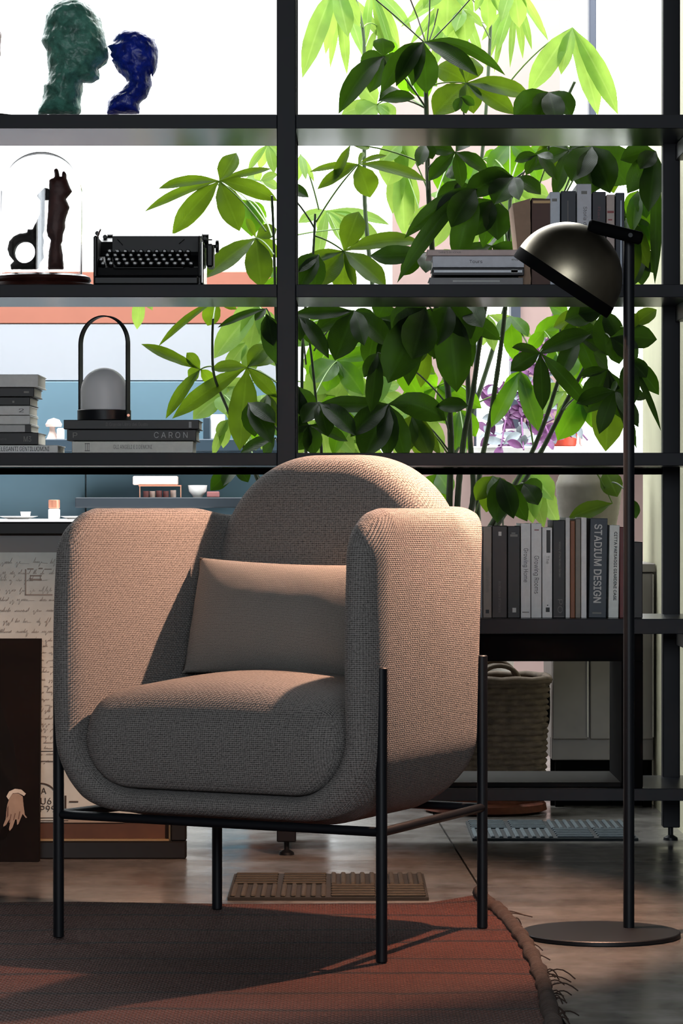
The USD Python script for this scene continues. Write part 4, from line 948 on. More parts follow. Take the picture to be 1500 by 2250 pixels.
solo('picture_card', box(kx_(462, 9.86), kx_(494, 9.86), 9.86, 9.875, .974, kz(910, 9.86), .002), 'white_ceramic', 'white card standing on the upper blue shelf behind leaves', 'card')
solo('picture_card', box(kx_(446, 9.84), kx_(461, 9.84), 9.85, 9.862, .974, kz(917, 9.84), .002), 'blue_ledge', 'dark blue card beside the white card', 'card')
rk = Thing('spice_rack', 'small wire rack with a pink box on the lower blue shelf', 'rack', (kx_(345, 9.86), 9.86, .794))
for px in (307, 397):
    for Y in (9.83, 9.89): rk.part('wire_leg', tube([(kx_(px, Y), Y, .794), (kx_(px, Y), Y, .832)], .0018, 6), 'copper')
rk.part('wire_shelf', box(kx_(306, 9.86), kx_(398, 9.86), 9.826, 9.894, .828, .832), 'copper')
solo('storage_box', box(kx_(293, 9.86), kx_(391, 9.86), 9.83, 9.89, .8322, kz(1046, 9.86), .003), 'pale_pink', 'pale pink box lying on the wire rack', 'box')
for k, (a, b, h, m) in enumerate(((315, 327, 1079, 'rose_box'), (328, 342, 1079, 'pale_pink'), (343, 356, 1078, 'rose_box'), (357, 372, 1079, 'rose_box'), (373, 388, 1077, 'pale_pink'))):
    solo('spice_tin', lathe([(0, .7943), (.0085, .7943), (.009, .797), (.009, kz(h, 9.86)), (0, kz(h, 9.86))], 16, (kx_((a + b) / 2, 9.86), 9.86, 0)), m, ('leftmost rose red spice tin under the wire rack', 'pale pink spice tin between two rose red tins under the wire rack', 'rose red spice tin at the middle of the wire rack', 'rose red spice tin beside the pale tin at the right end of the rack', 'pale pink spice tin at the right end of the wire rack')[k], 'tin', 'spice tins under the wire rack', smooth=40)
solo('bowl', lathe([(0, .7943), (.014, .7943), (.016, .799), (.027, .812), (.030, kz(1066, 9.86)), (.028, kz(1066, 9.86)), (.024, .812), (0, .800)], 32, (kx_(434, 9.86), 9.86, 0)), 'white_ceramic', 'white bowl on the lower blue shelf', 'bowl', smooth=40)
solo('storage_box', box(kx_(455, 9.86), kx_(482, 9.86), 9.83, 9.88, .7943, kz(1080, 9.86), .002), 'rose_box', 'flat rose coloured box right of the white bowl', 'box')
bt = Thing('bottle', 'white bottle with a copper cap on the kitchen worktop', 'bottle', (kx_(119, 9.6), 9.6, .728))
bt.part('body', lathe([(0, .728), (.017, .728), (.018, .732), (.018, kz(1120, 9.6)), (.012, kz(1116, 9.6)), (0, kz(1116, 9.6))], 28, (kx_(119, 9.6), 9.6, 0)), 'white_ceramic', smooth=40)
bt.part('cap', lathe([(0, kz(1117, 9.6)), (.0165, kz(1117, 9.6)), (.0175, kz(1115, 9.6)), (.0175, kz(1100, 9.6)), (.016, kz(1098, 9.6)), (0, kz(1098, 9.6))], 28, (kx_(119, 9.6), 9.6, 0)), 'copper', smooth=40, label='copper cap')
for px, w, lab in ((40, .060, 'wide shallow white dish on the kitchen worktop at the left edge'), (165, .045, 'shallow white dish on the kitchen worktop beside the bottle')):
    solo('dish', lathe([(0, .728), (w * .5, .728), (w, kz(1134, 9.6)), (w * .94, kz(1134, 9.6)), (w * .45, .733), (0, .733)], 36, (kx_(px, 9.6), 9.6, 0)), 'white_ceramic', lab, 'dish', smooth=40)
solo('cup', lathe([(0, .7335), (.013, .7335), (.016, kz(1124, 9.6)), (.014, kz(1124, 9.6)), (.011, .738), (0, .738)], 24, (kx_(78, 9.6) - .03, 9.6, 0)), 'pale_pink', 'small pinkish cup standing in the wide white dish', 'cup', smooth=40)

# ------------------------------------------------------------------ money trees behind the bookcase
rnd = random.Random(5)
nprng = np.random.default_rng(5)
def leaflet(b, t, w, bow, twist, seed):
    """one drooping blade from b to t; its face looks roughly at the viewer"""
    n, mcross = 11, 5; r = random.Random(seed)
    b, t = np.asarray(b, float), np.asarray(t, float); L = np.linalg.norm(t - b) + 1e-9
    s = np.linspace(0, 1, n); up = np.array([0, 0, 1.])
    c = b + (t - b) * .5 + up * bow * L + np.array([0, -.10 * L, 0]) * r.uniform(.3, 1.6)
    pts = (1 - s)[:, None] ** 2 * b + 2 * (s * (1 - s))[:, None] * c + s[:, None] ** 2 * t
    tg = np.gradient(pts, axis=0); tg /= np.linalg.norm(tg, axis=1, keepdims=True) + 1e-12
    face = np.array([math.sin(twist) * .9, -1., .35 + .2 * r.uniform(-1, 1)]); face /= np.linalg.norm(face)
    side = np.cross(tg, face); side /= np.linalg.norm(side, axis=1, keepdims=True) + 1e-9
    nrm = np.cross(side, tg)
    prof = np.interp(s, [0, .05, .14, .3, .5, .68, .82, .92, .97, 1], [.03, .05, .38, .80, 1., .97, .72, .34, .12, .0])
    cr = np.linspace(-1, 1, mcross)
    wob = .05 * np.sin(s[:, None] * 17 + cr[None] * 2 + r.uniform(0, 6)) * np.abs(cr)[None]
    V = pts[:, None] + side[:, None] * (cr[None, :, None] * (prof * w / 2)[:, None, None]) + nrm[:, None] * ((np.abs(cr)[None] * .20 + wob) * (prof * w / 2)[:, None])[..., None]
    UV = np.stack([np.broadcast_to(s[:, None] * L * 30, (n, mcross)), np.broadcast_to(cr[None], (n, mcross))], -1)
    i = np.arange(n * mcross).reshape(n, mcross)
    q = np.stack([i[:-1, :-1], i[1:, :-1], i[1:, 1:], i[:-1, 1:]], -1).reshape(-1, 4)
    return (V.reshape(-1, 3), q), UV.reshape(-1, 2)
PLANTS = {}
def plant(key, label, pot_xy, pot_r, pot_h, pot_mat, stems, curve_r):
    t = Thing('money_tree', label, 'potted plant', (*pot_xy, 0)); x, y = pot_xy
    pt = t.part('pot', lathe([(0, 0), (pot_r * .72, 0), (pot_r * .76, .01), (pot_r, pot_h - .01), (pot_r, pot_h), (pot_r * .92, pot_h), (pot_r * .9, pot_h - .03), (0, pot_h - .03)], 44, (x, y, 0)), pot_mat, smooth=35)
    t.part('soil', lathe([(0, pot_h - .035), (pot_r * .9, pot_h - .035), (pot_r * .85, pot_h - .02), (0, pot_h - .012)], 30, (x, y, 0)), 'soil', smooth=True, parent=pt)
    pl = []
    for k, st in enumerate(stems):
        p = [P(*q) for q in st]; foot = np.array([x + (k - len(stems) / 2 + .5) * .05, y, pot_h - .03])
        p = np.array(p + [foot])
        d = np.r_[0, np.cumsum(np.linalg.norm(np.diff(p, axis=0), axis=1))]; u = np.linspace(0, d[-1], 48)
        from scipy.interpolate import PchipInterpolator
        pp = np.stack([PchipInterpolator(d, p[:, j])(u) for j in range(3)], 1)
        r = np.linspace(curve_r[0], curve_r[1], 48) * (1 + .12 * np.sin(np.arange(48) * 1.3) ** 8)
        t.part('stem', tube(pp, r, 9), 'stem_green', smooth=True); pl.append(pp)
    PLANTS[key] = (t, np.vstack(pl))
plant('A', 'tall money tree with large dark palmate leaves in the middle of the right bay', (.20, 8.55), .13, .42, 'pot_clay',
      [[(934, 120, 7.98), (938, 320, 7.98), (940, 400, 7.98), (946, 500, 8.0), (954, 620, 8.05), (968, 760, 8.1), (984, 860, 8.15), (990, 1000, 8.25), (985, 1150, 8.4)],
       [(1072, 640, 8.1), (1058, 720, 8.1), (1040, 850, 8.15), (1018, 970, 8.2), (1008, 1060, 8.3), (1000, 1180, 8.45)],
       [(1024, 700, 8.25), (1028, 850, 8.25), (1032, 960, 8.25), (1040, 1080, 8.3), (1010, 1200, 8.5)]], (.0055, .010))
plant('B', 'money tree with slanting stems and dark leaves at the right behind the lamp pole', (.36, 8.78), .12, .42, 'ceramic_grey',
      [[(1320, 690, 8.05), (1300, 770, 8.1), (1250, 870, 8.2), (1195, 980, 8.3), (1120, 1110, 8.5), (1060, 1210, 8.7)],
       [(1232, 700, 8.2), (1232, 800, 8.2), (1215, 870, 8.25), (1172, 985, 8.35), (1105, 1110, 8.55), (1050, 1220, 8.7)],
       [(1122, 400, 8.1), (1118, 500, 8.1), (1112, 640, 8.15), (1080, 900, 8.4), (1050, 1080, 8.6)]], (.0045, .0085))
plant('C', 'money tree with leaves spreading left past the post over the typewriter', (-.14, 8.45), .13, .40, 'pot_clay',
      [[(692, 470, 8.0), (690, 520, 8.0), (684, 600, 8.0), (668, 700, 8.05), (663, 840, 8.1), (672, 990, 8.2), (668, 1150, 8.35)],
       [(676, 720, 8.1), (686, 800, 8.1), (694, 880, 8.15), (706, 1000, 8.2), (680, 1150, 8.35)],
       [(597, 430, 7.85), (601, 520, 7.9), (606, 700, 8.0), (612, 900, 8.1), (630, 1100, 8.3)],
       [(468, 700, 7.95), (467, 800, 8.0), (500, 900, 8.1), (560, 1040, 8.25)]], (.0028, .006))
plant('D', 'money tree nearest the window with backlight put into its pale leaf colours', (.10, 9.25), .13, .42, 'white_ceramic',
      [[(760, -60, 9.1), (800, 100, 9.1), (800, 400, 9.15), (830, 800, 9.2), (820, 1100, 9.25)],
       [(1080, -40, 9.1), (1070, 200, 9.1), (1040, 500, 9.15), (960, 900, 9.2), (880, 1150, 9.25)],
       [(1262, 180, 8.9), (1200, 330, 9.0), (1130, 600, 9.1), (1020, 950, 9.2), (900, 1180, 9.25)]], (.004, .009))
CL = {'d': (7.78, 'leaf_shaded'), 'n': (7.62, 'leaf_shaded'), 'm': (8.05, 'leaf_mid'), 'g': (8.4, 'leaf_backlit'), 'b': (8.7, 'leaf_backlit_pale'), 'p': (9.35, 'leaf_backlit_pale'), 'e': (9.3, 'leaf_backlit')}  # leaf colour by depth: shade in front, backlight behind
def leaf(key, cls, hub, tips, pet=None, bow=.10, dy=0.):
    """one palmate leaf: hub (px, py), tips [(px, py, width px[, bow])]; petiole to pet or to the nearest lower stem point"""
    Y, m = CL[cls]; Y += dy; t, sp = PLANTS[key]; h = P(*hub, Y)
    if pet is not None: e = P(*pet[:2], pet[2] if len(pet) > 2 else Y + .05)
    else:
        d = np.linalg.norm((sp - h) * [1, .45, 1], axis=1) + np.where(sp[:, 2] > h[2] - .015, .35, 0); e = sp[np.argmin(d)]
    mid_ = (h + e) / 2 + np.array([0, 0, .10 * np.linalg.norm(h - e)])
    s = np.linspace(0, 1, 9)[:, None]; pts = (1 - s) ** 2 * h + 2 * s * (1 - s) * mid_ + s ** 2 * e
    pe = t.part('leaf', tube(pts, np.linspace(.0016, .0024, 9), 6), 'petiole_green' if m != 'leaf_shaded' else 'stem_green', smooth=True)
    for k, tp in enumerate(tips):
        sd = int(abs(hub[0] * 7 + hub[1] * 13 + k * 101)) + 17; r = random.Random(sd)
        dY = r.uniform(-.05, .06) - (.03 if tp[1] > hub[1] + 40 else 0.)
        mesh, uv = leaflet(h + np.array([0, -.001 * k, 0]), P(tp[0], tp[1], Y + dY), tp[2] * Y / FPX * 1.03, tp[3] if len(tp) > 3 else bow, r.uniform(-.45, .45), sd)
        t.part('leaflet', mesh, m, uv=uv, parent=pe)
# --- top bay
leaf('D', 'b', (738, -30), [(664, 172, 46, .12), (764, 82, 44, .05), (715, 120, 30), (790, 60, 36), (700, -90, 40)])
leaf('D', 'p', (745, -20), [(762, 165, 24), (800, 130, 30), (725, 150, 20), (845, 95, 26)])
leaf('D', 'p', (815, -25), [(878, 106, 24), (850, 130, 22), (905, 70, 26), (800, 110, 20), (870, 150, 18)])
leaf('D', 'b', (985, -35), [(980, 80, 60, .02), (1040, 30, 30), (930, 20, 40), (900, 40, 20)])
leaf('D', 'p', (1000, -10), [(930, 120, 40), (960, 140, 34), (900, 100, 20), (1060, 140, 22), (880, 60, 18), (1030, 160, 18)])
leaf('D', 'b', (1068, -30), [(1073, 64, 38, .02), (1043, 26, 18), (1110, 40, 26)])
leaf('D', 'b', (1128, -35), [(1140, 62, 42, .02), (1200, 82, 16), (1100, 50, 30)])
leaf('D', 'p', (1132, -10), [(1148, 130, 18), (1168, 110, 16), (1090, 120, 22), (1204, 90, 18), (1120, 150, 14)])
leaf('D', 'b', (1018, 22), [(1022, 96, 46), (1000, 70, 30), (985, 120, 26), (1060, 60, 22)])
leaf('D', 'p', (1112, 20), [(1078, 112, 22), (1058, 90, 16), (1066, 150, 14), (1085, 160, 14)])
leaf('D', 'p', (985, 60), [(925, 105, 30), (960, 110, 26), (1010, 130, 28), (945, 150, 22)])
leaf('D', 'p', (830, 60), [(862, 150, 20), (880, 120, 16), (800, 140, 16), (845, 170, 16)])
leaf('D', 'b', (1257, 61), [(1160, 206, 50, .06), (1313, 254, 56, .04), (1357, 252, 44, .06), (1232, 165, 34)], pet=(1115, 186, 9.0))
leaf('A', 'd', (930, 93), [(836, 206, 46, .22), (936, 206, 58, -.02), (1110, 166, 26, .24), (1050, 168, 44, .12), (905, 190, 34, .1), (870, 190, 40, .2)], pet=(937, 150, 7.95), dy=-.06)
for q, e in (((930, 92), (812, -12)), ((934, 92), (896, -14)), ((938, 92), (944, -14)), ((942, 92), (962, 20)), ((946, 92), (1040, -10))):
    PLANTS['A'][0].part('young_shoot', tube([P(*q, 7.74), P((q[0] + e[0]) / 2 + 2, (q[1] + e[1]) / 2, 7.78), P(*e, 7.8)], .0017, 6), 'stem_green')
leaf('A', 'd', (843, 124), [(744, 250, 50, .20), (812, 204, 52, .1), (840, 84, 50, 0), (868, 150, 50, .1), (790, 150, 46, .1)], pet=(937, 240, 7.98), dy=.1)
leaf('A', 'g', (842, 110), [(800, 165, 40), (872, 118, 40), (830, 180, 44)], pet=(930, 235, 8.1))
leaf('A', 'm', (1023, 183), [(952, 254, 66, .02), (958, 148, 50), (1040, 128, 56), (1168, 214, 46, .10), (1132, 252, 50, .04), (1040, 250, 50)], pet=(940, 190, 7.98))
leaf('A', 'd', (1012, 213), [(1000, 246, 22), (1042, 232, 20), (1024, 250, 22)], pet=(1020, 262, 7.9))
leaf('C', 'b', (828, 230), [(750, 252, 36), (785, 262, 50), (850, 258, 30), (795, 190, 44), (868, 262, 40)], pet=(935, 238, 8.2))
leaf('A', 'd', (832, 222), [(912, 216, 30, .12), (880, 200, 40, .1)], pet=(934, 238, 8.0))
leaf('A', 'g', (900, 150), [(940, 215, 56), (890, 205, 50), (960, 190, 46)], pet=(937, 210, 8.1))
leaf('B', 'd', (1205, 203), [(1128, 258, 60, .1), (1256, 256, 56, .14), (1185, 268, 56), (1222, 272, 50)], pet=(1205, 330, 7.9), dy=.04)
# --- second bay, left of the post
leaf('C', 'm', (482, 398), [(519, 336, 44, -.02), (596, 371, 18, .05), (348, 415, 25, .12), (318, 465, 22, .10), (378, 516, 46, .06), (526, 508, 56, .02), (610, 442, 36, .10)], pet=(584, 508, 7.95))
leaf('C', 'b', (478, 405), [(420, 493, 24), (548, 500, 40)], pet=(590, 500, 8.2))
leaf('C', 'g', (545, 440), [(553, 520, 56), (520, 480, 40), (578, 500, 44)], pet=(598, 520, 7.95))
leaf('C', 'm', (562, 523), [(449, 612, 48, .06), (574, 632, 60, .0), (610, 566, 34), (608, 504, 36), (540, 480, 20)], pet=(602, 560, 7.9))
leaf('D', 'b', (588, 318), [(545, 376, 18), (570, 372, 22), (602, 382, 24), (625, 350, 22)], pet=(640, 420, 9.0))
leaf('C', 'b', (571, 398), [(540, 392, 22), (610, 384, 20), (612, 414, 24), (560, 375, 20)], pet=(600, 470, 8.3))
# --- second bay, right of the post
leaf('C', 'm', (787, 361), [(680, 378, 15, .08), (697, 416, 26, .08), (813, 434, 60, .0), (938, 399, 32, .10), (802, 342, 26), (850, 342, 12)], pet=(694, 488, 8.0))
leaf('C', 'd', (612, 408), [(678, 434, 32, .10), (640, 380, 30)], pet=(690, 500, 8.0))
leaf('A', 'm', (770, 318), [(731, 402, 22, .05), (812, 326, 22)], pet=(930, 360, 8.1))
leaf('D', 'b', (885, 312), [(850, 408, 66, .04), (895, 380, 50), (835, 360, 40), (915, 350, 40)], pet=(940, 420, 8.9))
leaf('D', 'p', (880, 350), [(888, 520, 50, .02), (862, 470, 40), (915, 470, 36)], pet=(950, 560, 9.2))
leaf('D', 'p', (718, 463), [(655, 490, 26), (855, 494, 26, .1), (700, 512, 24), (696, 580, 26), (760, 540, 30), (840, 540, 40, .1)], pet=(780, 620, 9.2))
leaf('D', 'b', (660, 340), [(652, 400, 20), (672, 395, 16), (690, 400, 12)], pet=(700, 460, 9.0))
leaf('C', 'm', (755, 552), [(788, 465, 54, .02), (924, 532, 40, .12), (655, 582, 28, .08), (688, 632, 60, .05), (752, 646, 54), (848, 630, 54, .05), (782, 634, 20)], pet=(690, 518, 8.0))
leaf('C', 'd', (700, 560), [(645, 600, 34), (690, 640, 46), (655, 640, 40)], pet=(688, 640, 8.0), dy=.1)
leaf('A', 'd', (935, 555), [(812, 562, 46, -.06), (880, 606, 36), (935, 600, 40), (960, 590, 40)], pet=(950, 610, 8.0))
leaf('A', 'd', (935, 318), [(918, 366, 30), (950, 350, 30)], pet=(940, 420, 7.98))
leaf('A', 'g', (1000, 340), [(962, 418, 62), (1030, 395, 44), (985, 420, 40)], pet=(948, 470, 8.0))
leaf('A', 'd', (1045, 415), [(888, 524, 40, .16), (872, 622, 36, .20), (990, 500, 60, .1), (955, 470, 40, .1), (1000, 580, 56, .08)], pet=(1118, 470, 8.0), dy=-.03)
leaf('A', 'd', (1010, 395), [(965, 462, 44), (1020, 450, 44), (985, 370, 36)], pet=(950, 520, 8.0), dy=.05)
leaf('B', 'd', (1128, 390), [(1188, 428, 44, .12), (1020, 432, 60, .16), (1050, 395, 46, .1), (1085, 450, 60), (1140, 440, 36)], pet=(1119, 470, 8.1))
leaf('B', 'd', (1085, 440), [(1093, 528, 64), (1003, 490, 42, .1), (1040, 520, 54), (1060, 545, 40)], pet=(1117, 540, 8.1), dy=.04)
leaf('B', 'g', (1120, 318), [(1120, 390, 32, 0), (1075, 380, 44), (1180, 368, 40), (1150, 350, 30), (1090, 350, 30)], pet=(1120, 430, 8.2))
leaf('B', 'm', (1225, 310), [(1226, 398, 62, .0), (1186, 372, 50), (1290, 392, 26), (1195, 340, 40)], pet=(1180, 420, 8.2))
leaf('B', 'd', (1180, 340), [(1130, 355, 24), (1222, 398, 30), (1155, 385, 26), (1215, 350, 24)], pet=(1122, 440, 8.1), dy=.1)
leaf('B', 'd', (1300, 322), [(1378, 406, 90, .06), (1300, 425, 74, .0), (1255, 400, 70), (1340, 425, 70)], pet=(1240, 420, 8.2), dy=.06)
leaf('B', 'm', (1315, 318), [(1348, 425, 60, .1), (1280, 360, 50), (1255, 345, 40)], pet=(1240, 430, 8.2))
leaf('B', 'd', (1440, 333), [(1362, 352, 44, .12), (1378, 425, 50, .06), (1424, 466, 52, .02), (1438, 625, 26, .02), (1405, 372, 40)], pet=(1380, 560, 7.8), dy=-.17)
leaf('B', 'g', (1400, 420), [(1388, 512, 34), (1420, 480, 40), (1436, 560, 36), (1375, 470, 30)], pet=(1360, 600, 7.9), dy=-.75)
leaf('B', 'm', (1375, 480), [(1424, 590, 40), (1392, 620, 46), (1440, 530, 36), (1380, 560, 34)], pet=(1340, 660, 7.8), dy=-.42)
leaf('B', 'd', (1400, 545), [(1376, 640, 56), (1410, 628, 44), (1436, 600, 40)], pet=(1340, 690, 7.9), dy=-.12)
leaf('B', 'g', (1105, 470), [(1125, 560, 50), (1070, 545, 50), (1100, 580, 50), (1140, 520, 36)], pet=(1112, 620, 8.2))
leaf('A', 'g', (1010, 560), [(980, 620, 50), (1040, 600, 50), (1060, 560, 40), (960, 580, 40)], pet=(965, 660, 8.1))
# --- third bay, left of the post
leaf('D', 'b', (308, 640), [(301, 724, 28, .02), (335, 682, 20)], pet=(800, 500, 9.15))
leaf('C', 'm', (476, 660), [(347, 762, 17, .12), (456, 716, 40, .02), (520, 680, 20)], pet=(468, 706, 7.95))
leaf('C', 'b', (568, 672), [(470, 788, 58, .06), (548, 768, 56), (600, 760, 50), (510, 700, 30)], pet=(606, 780, 8.3))
leaf('C', 'd', (585, 678), [(478, 720, 18, .08), (560, 705, 20)], pet=(604, 740, 8.0))
leaf('C', 'm', (543, 807), [(464, 812, 28, .12), (378, 920, 40, .06), (526, 990, 62, .02), (608, 874, 34, .06), (586, 756, 44, -.02), (612, 782, 34)], pet=(607, 840, 7.98))
leaf('C', 'm', (440, 812), [(310, 756, 27, .02), (410, 775, 26, .06), (414, 834, 32, .06), (364, 920, 28, .1), (470, 845, 26)], pet=(467, 805, 8.0))
leaf('C', 'b', (492, 868), [(424, 922, 44), (496, 912, 46), (452, 900, 40), (530, 880, 40)], pet=(550, 980, 8.3))
leaf('C', 'b', (500, 922), [(467, 1004, 22), (490, 985, 26), (478, 960, 24)], pet=(560, 1010, 8.3))
leaf('C', 'd', (545, 885), [(598, 975, 48), (560, 960, 46), (605, 930, 40)], pet=(612, 950, 8.0))
leaf('C', 'm', (588, 865), [(600, 950, 34), (575, 930, 30), (612, 900, 36)], pet=(612, 940, 8.05))
leaf('C', 'b', (538, 925), [(562, 990, 44), (530, 985, 36), (590, 985, 40)], pet=(600, 1020, 8.3))
leaf('C', 'd', (605, 962), [(528, 996, 28), (580, 1000, 30)], pet=(615, 1010, 8.0))
leaf('C', 'd', (585, 690), [(606, 800, 44), (600, 760, 40)], pet=(606, 800, 8.0), dy=.05)
# --- third bay, right of the post
leaf('C', 'd', (778, 683), [(644, 690, 34, -.02), (735, 792, 66, .0), (856, 762, 56, .06), (690, 730, 40), (800, 760, 40)], pet=(690, 770, 8.1))
leaf('C', 'd', (655, 690), [(722, 788, 36), (660, 750, 30), (690, 760, 34)], pet=(672, 800, 8.1))
leaf('C', 'g', (740, 793), [(688, 842, 62), (798, 868, 46), (832, 776, 34), (718, 860, 50), (705, 800, 30), (760, 835, 20)], pet=(692, 870, 8.2))
leaf('D', 'b', (735, 800), [(680, 870, 66), (800, 880, 56), (840, 800, 40), (660, 800, 44), (740, 900, 60)], pet=(800, 1000, 9.2))
leaf('A', 'd', (853, 888), [(703, 886, 40, -.04), (798, 1008, 74, .02), (980, 924, 58, .22), (850, 1008, 48), (892, 1016, 50), (770, 960, 50)], pet=(985, 990, 8.25))
leaf('A', 'd', (830, 775), [(814, 908, 38, .02), (850, 830, 40), (800, 830, 30)], pet=(975, 880, 8.15))
leaf('A', 'n', (935, 676), [(852, 842, 92, .04), (905, 790, 80, .0), (860, 730, 70), (880, 760, 80)], pet=(960, 720, 8.1), dy=.06)
leaf('A', 'd', (985, 668), [(1003, 862, 78, .0), (1035, 745, 60), (960, 760, 60)], pet=(964, 740, 8.1), dy=-.02)
leaf('A', 'm', (938, 755), [(924, 852, 34), (910, 800, 30)], pet=(972, 800, 8.15))
leaf('C', 'd', (700, 884), [(782, 958, 46), (664, 930, 40), (720, 960, 44)], pet=(700, 940, 8.2))
leaf('C', 'd', (678, 934), [(764, 970, 30), (650, 990, 50), (690, 1000, 46), (648, 940, 40)], pet=(690, 990, 8.2), dy=-.02)
leaf('C', 'd', (655, 850), [(642, 960, 56), (680, 920, 50), (644, 880, 40)], pet=(668, 950, 8.15))
leaf('A', 'm', (905, 912), [(945, 1006, 50), (968, 1002, 26), (880, 1000, 60), (925, 1010, 40)], pet=(985, 1000, 8.25))
leaf('A', 'd', (955, 893), [(1028, 892, 36, .05), (980, 920, 36)], pet=(986, 950, 8.2))
leaf('D', 'b', (700, 920), [(650, 1000, 50), (720, 1010, 56), (780, 1000, 50), (760, 930, 40)], pet=(800, 1060, 9.2))
leaf('D', 'e', (880, 720), [(820, 790, 60), (870, 830, 60), (930, 800, 60), (850, 700, 50)], pet=(840, 900, 9.2))
leaf('D', 'b', (790, 730), [(760, 800, 60), (830, 800, 50), (700, 760, 50), (740, 700, 40)], pet=(830, 860, 9.2))
leaf('A', 'g', (1010, 900), [(1045, 960, 40), (1000, 990, 40), (1020, 1000, 36)], pet=(1025, 1010, 8.25))
leaf('B', 'd', (1186, 775), [(1124, 764, 21, .12), (1121, 816, 40, .1), (1192, 902, 38, .02), (1292, 895, 34, .04), (1298, 734, 46, .10)], pet=(1232, 778, 8.2), dy=-.05)
leaf('B', 'g', (1142, 815), [(1079, 940, 40, .03), (1182, 948, 50, .0), (1160, 880, 30), (1110, 870, 30)], pet=(1172, 985, 8.35))
leaf('D', 'b', (1072, 692), [(1168, 742, 30, .12), (1085, 772, 30), (1060, 760, 28)], pet=(1040, 860, 9.1))
leaf('B', 'g', (1120, 695), [(1128, 792, 42), (1095, 740, 30), (1160, 740, 34)], pet=(1180, 800, 8.3))
leaf('B', 'g', (1196, 728), [(1162, 770, 30), (1240, 700, 34), (1232, 750, 36)], pet=(1232, 800, 8.2))
leaf('B', 'g', (1245, 770), [(1240, 840, 60), (1290, 800, 56), (1200, 810, 40), (1270, 850, 50)], pet=(1225, 860, 8.25))
leaf('B', 'd', (1335, 812), [(1288, 908, 64, .04), (1272, 826, 22, .08), (1303, 775, 34), (1365, 920, 56, .02), (1398, 985, 26, .02)], pet=(1280, 830, 8.15))
leaf('B', 'm', (1338, 815), [(1330, 992, 72, .0), (1310, 900, 50)], pet=(1282, 830, 8.15))
leaf('B', 'd', (1378, 790), [(1447, 868, 40, .14), (1452, 948, 15, .14), (1420, 830, 40), (1385, 900, 44)], pet=(1310, 770, 8.1), dy=-.14)
leaf('B', 'd', (1340, 742), [(1443, 746, 54, .06), (1400, 790, 50), (1360, 800, 50)], pet=(1305, 770, 8.1), dy=-.16)
leaf('B', 'm', (1382, 722), [(1442, 680, 36, .06), (1400, 690, 30)], pet=(1310, 770, 8.1), dy=-.42)
leaf('B', 'd', (1325, 684), [(1332, 780, 56, .0), (1240, 705, 60, .1), (1270, 690, 50), (1365, 760, 40)], pet=(1305, 770, 8.1))
leaf('B', 'm', (1298, 690), [(1238, 796, 74, .05), (1290, 770, 50), (1215, 720, 40)], pet=(1300, 780, 8.15))
leaf('B', 'g', (1288, 862), [(1224, 968, 62, .05), (1260, 930, 50), (1300, 940, 36)], pet=(1240, 900, 8.25))
leaf('B', 'd', (1020, 670), [(1040, 760, 60), (1060, 720, 50), (1010, 740, 50)], pet=(1060, 740, 8.1))
# --- under the third shelf
leaf('C', 'd', (520, 1022), [(462, 1078, 38, .05), (490, 1068, 30), (545, 1060, 30)], pet=(575, 1060, 8.2))
leaf('A', 'm', (1082, 1046), [(1068, 1126, 46), (1096, 1120, 40), (1045, 1100, 40), (1120, 1120, 44)], pet=(1040, 1140, 8.3))
leaf('B', 'd', (1098, 1050), [(1158, 1146, 44, .05), (1092, 1150, 50), (1128, 1140, 46)], pet=(1105, 1160, 8.5))
leaf('B', 'd', (1150, 1062), [(1182, 1110, 44, .03), (1140, 1098, 36), (1190, 1080, 36)], pet=(1120, 1130, 8.4), dy=.1)
leaf('D', 'b', (1150, 1030), [(1170, 1150, 60), (1215, 1100, 56), (1228, 1156, 50, .08), (1140, 1140, 50), (1195, 1160, 44)], pet=(1090, 1180, 9.1))
leaf('B', 'm', (1345, 1106), [(1248, 1140, 38, .06)], pet=(1290, 1010, 8.0), dy=.04)
leaf('B', 'm', (1328, 1030), [(1356, 1092, 48, .0)], pet=(1300, 1000, 8.0), dy=.04)
leaf('B', 'd', (1385, 1095), [(1397, 1140, 26)], pet=(1345, 1060, 8.0), dy=.04)
leaf('A', 'g', (960, 1040), [(940, 1100, 50), (990, 1090, 44), (975, 1120, 40)], pet=(985, 1150, 8.4))

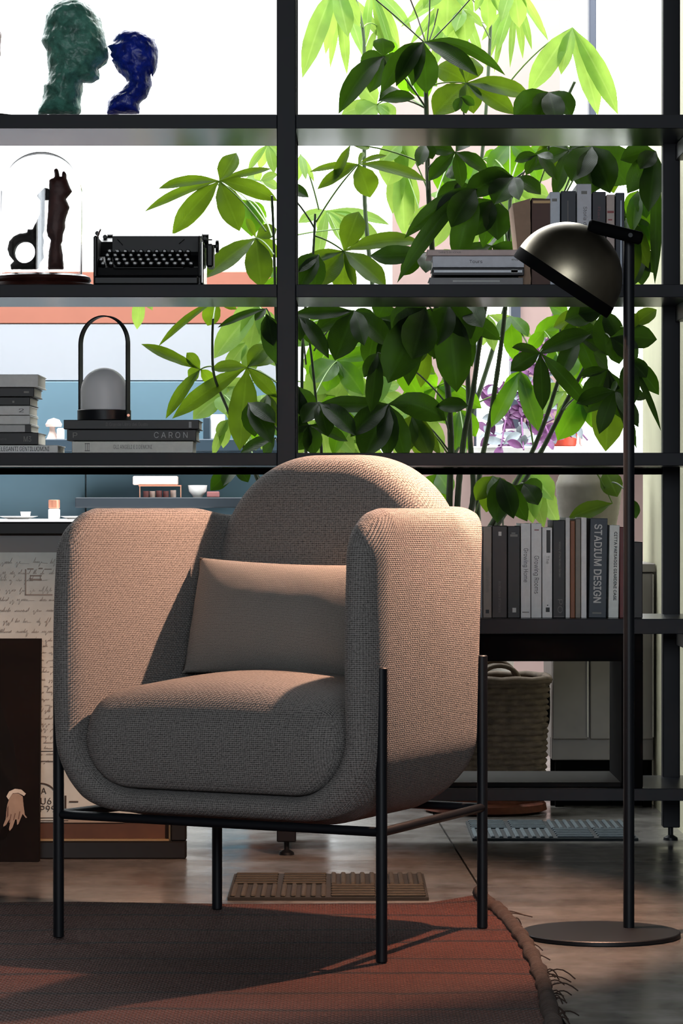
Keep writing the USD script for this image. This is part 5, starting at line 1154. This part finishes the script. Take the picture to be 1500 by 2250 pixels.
# --- more foliage deep in the clumps
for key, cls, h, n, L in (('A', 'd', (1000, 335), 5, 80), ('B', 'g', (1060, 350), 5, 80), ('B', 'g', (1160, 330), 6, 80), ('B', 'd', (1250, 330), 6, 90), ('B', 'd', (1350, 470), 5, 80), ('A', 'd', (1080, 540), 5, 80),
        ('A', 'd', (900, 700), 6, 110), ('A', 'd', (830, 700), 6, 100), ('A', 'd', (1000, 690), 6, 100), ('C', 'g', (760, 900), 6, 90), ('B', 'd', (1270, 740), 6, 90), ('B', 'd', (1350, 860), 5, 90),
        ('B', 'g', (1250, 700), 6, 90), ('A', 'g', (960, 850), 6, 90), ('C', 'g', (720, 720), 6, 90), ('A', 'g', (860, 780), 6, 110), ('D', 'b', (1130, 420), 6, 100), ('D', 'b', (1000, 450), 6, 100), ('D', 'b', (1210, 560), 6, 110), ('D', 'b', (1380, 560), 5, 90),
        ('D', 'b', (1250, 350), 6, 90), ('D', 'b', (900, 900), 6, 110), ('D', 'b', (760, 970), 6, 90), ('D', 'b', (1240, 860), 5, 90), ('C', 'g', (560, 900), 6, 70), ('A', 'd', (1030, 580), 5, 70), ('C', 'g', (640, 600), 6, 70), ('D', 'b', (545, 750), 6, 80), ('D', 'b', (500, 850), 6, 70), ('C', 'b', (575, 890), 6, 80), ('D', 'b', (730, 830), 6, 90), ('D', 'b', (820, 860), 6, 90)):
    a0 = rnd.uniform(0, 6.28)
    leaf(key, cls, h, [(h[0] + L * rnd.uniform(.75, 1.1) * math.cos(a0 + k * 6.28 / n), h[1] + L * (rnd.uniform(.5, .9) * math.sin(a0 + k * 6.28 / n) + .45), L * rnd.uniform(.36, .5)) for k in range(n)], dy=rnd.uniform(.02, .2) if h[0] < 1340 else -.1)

# --- purple-leaved plant on the sill side
pp = Thing('purple_plant', 'bright purple and grey leaved plant standing beside the window', 'potted plant', (.55, 9.62, .9505))
px_, py_ = .55, 9.86
SZ2 = .9505
pp2 = lathe([(0, SZ2), (.045, SZ2), (.055, SZ2 + .02), (.06, SZ2 + .055), (.055, SZ2 + .055), (.05, SZ2 + .045), (0, SZ2 + .045)], 36, (px_, py_, 0))
pp.part('pot', pp2, 'white_ceramic', smooth=40)
r = random.Random(8)
for k in range(18):
    a = r.uniform(-1, 1); low = k % 3 == 2; top = np.array([px_ + a * (.20 if low else .15), py_ - (r.uniform(.14, .2) if low else r.uniform(.0, .08)), SZ2 + (r.uniform(-.03, .05) if low else .12 + r.uniform(.05, .30))]); foot = np.array([px_ + a * .03, py_, SZ2 + .045])
    st = pp.part('stem', tube([foot, (foot + top) / 2 + [a * .02, 0, .07 if low else .02], top], .0025, 6), 'purple_leaf')
    for j in range(9):
        f = .2 + .8 * j / 9; b = foot + (top - foot) * f; ang = r.uniform(0, 6.28); L = r.uniform(.035, .075)
        mesh, uv = leaflet(b, b + np.array([math.cos(ang) * L, -abs(math.sin(ang)) * L * .4, math.sin(ang) * L * .7]), L * .42, .1, r.uniform(-1, 1), k * 31 + j)
        pp.part('leaflet', mesh, 'purple_leaf' if (j + k) % 5 < 3 else 'grey_leaf', uv=uv, parent=st)
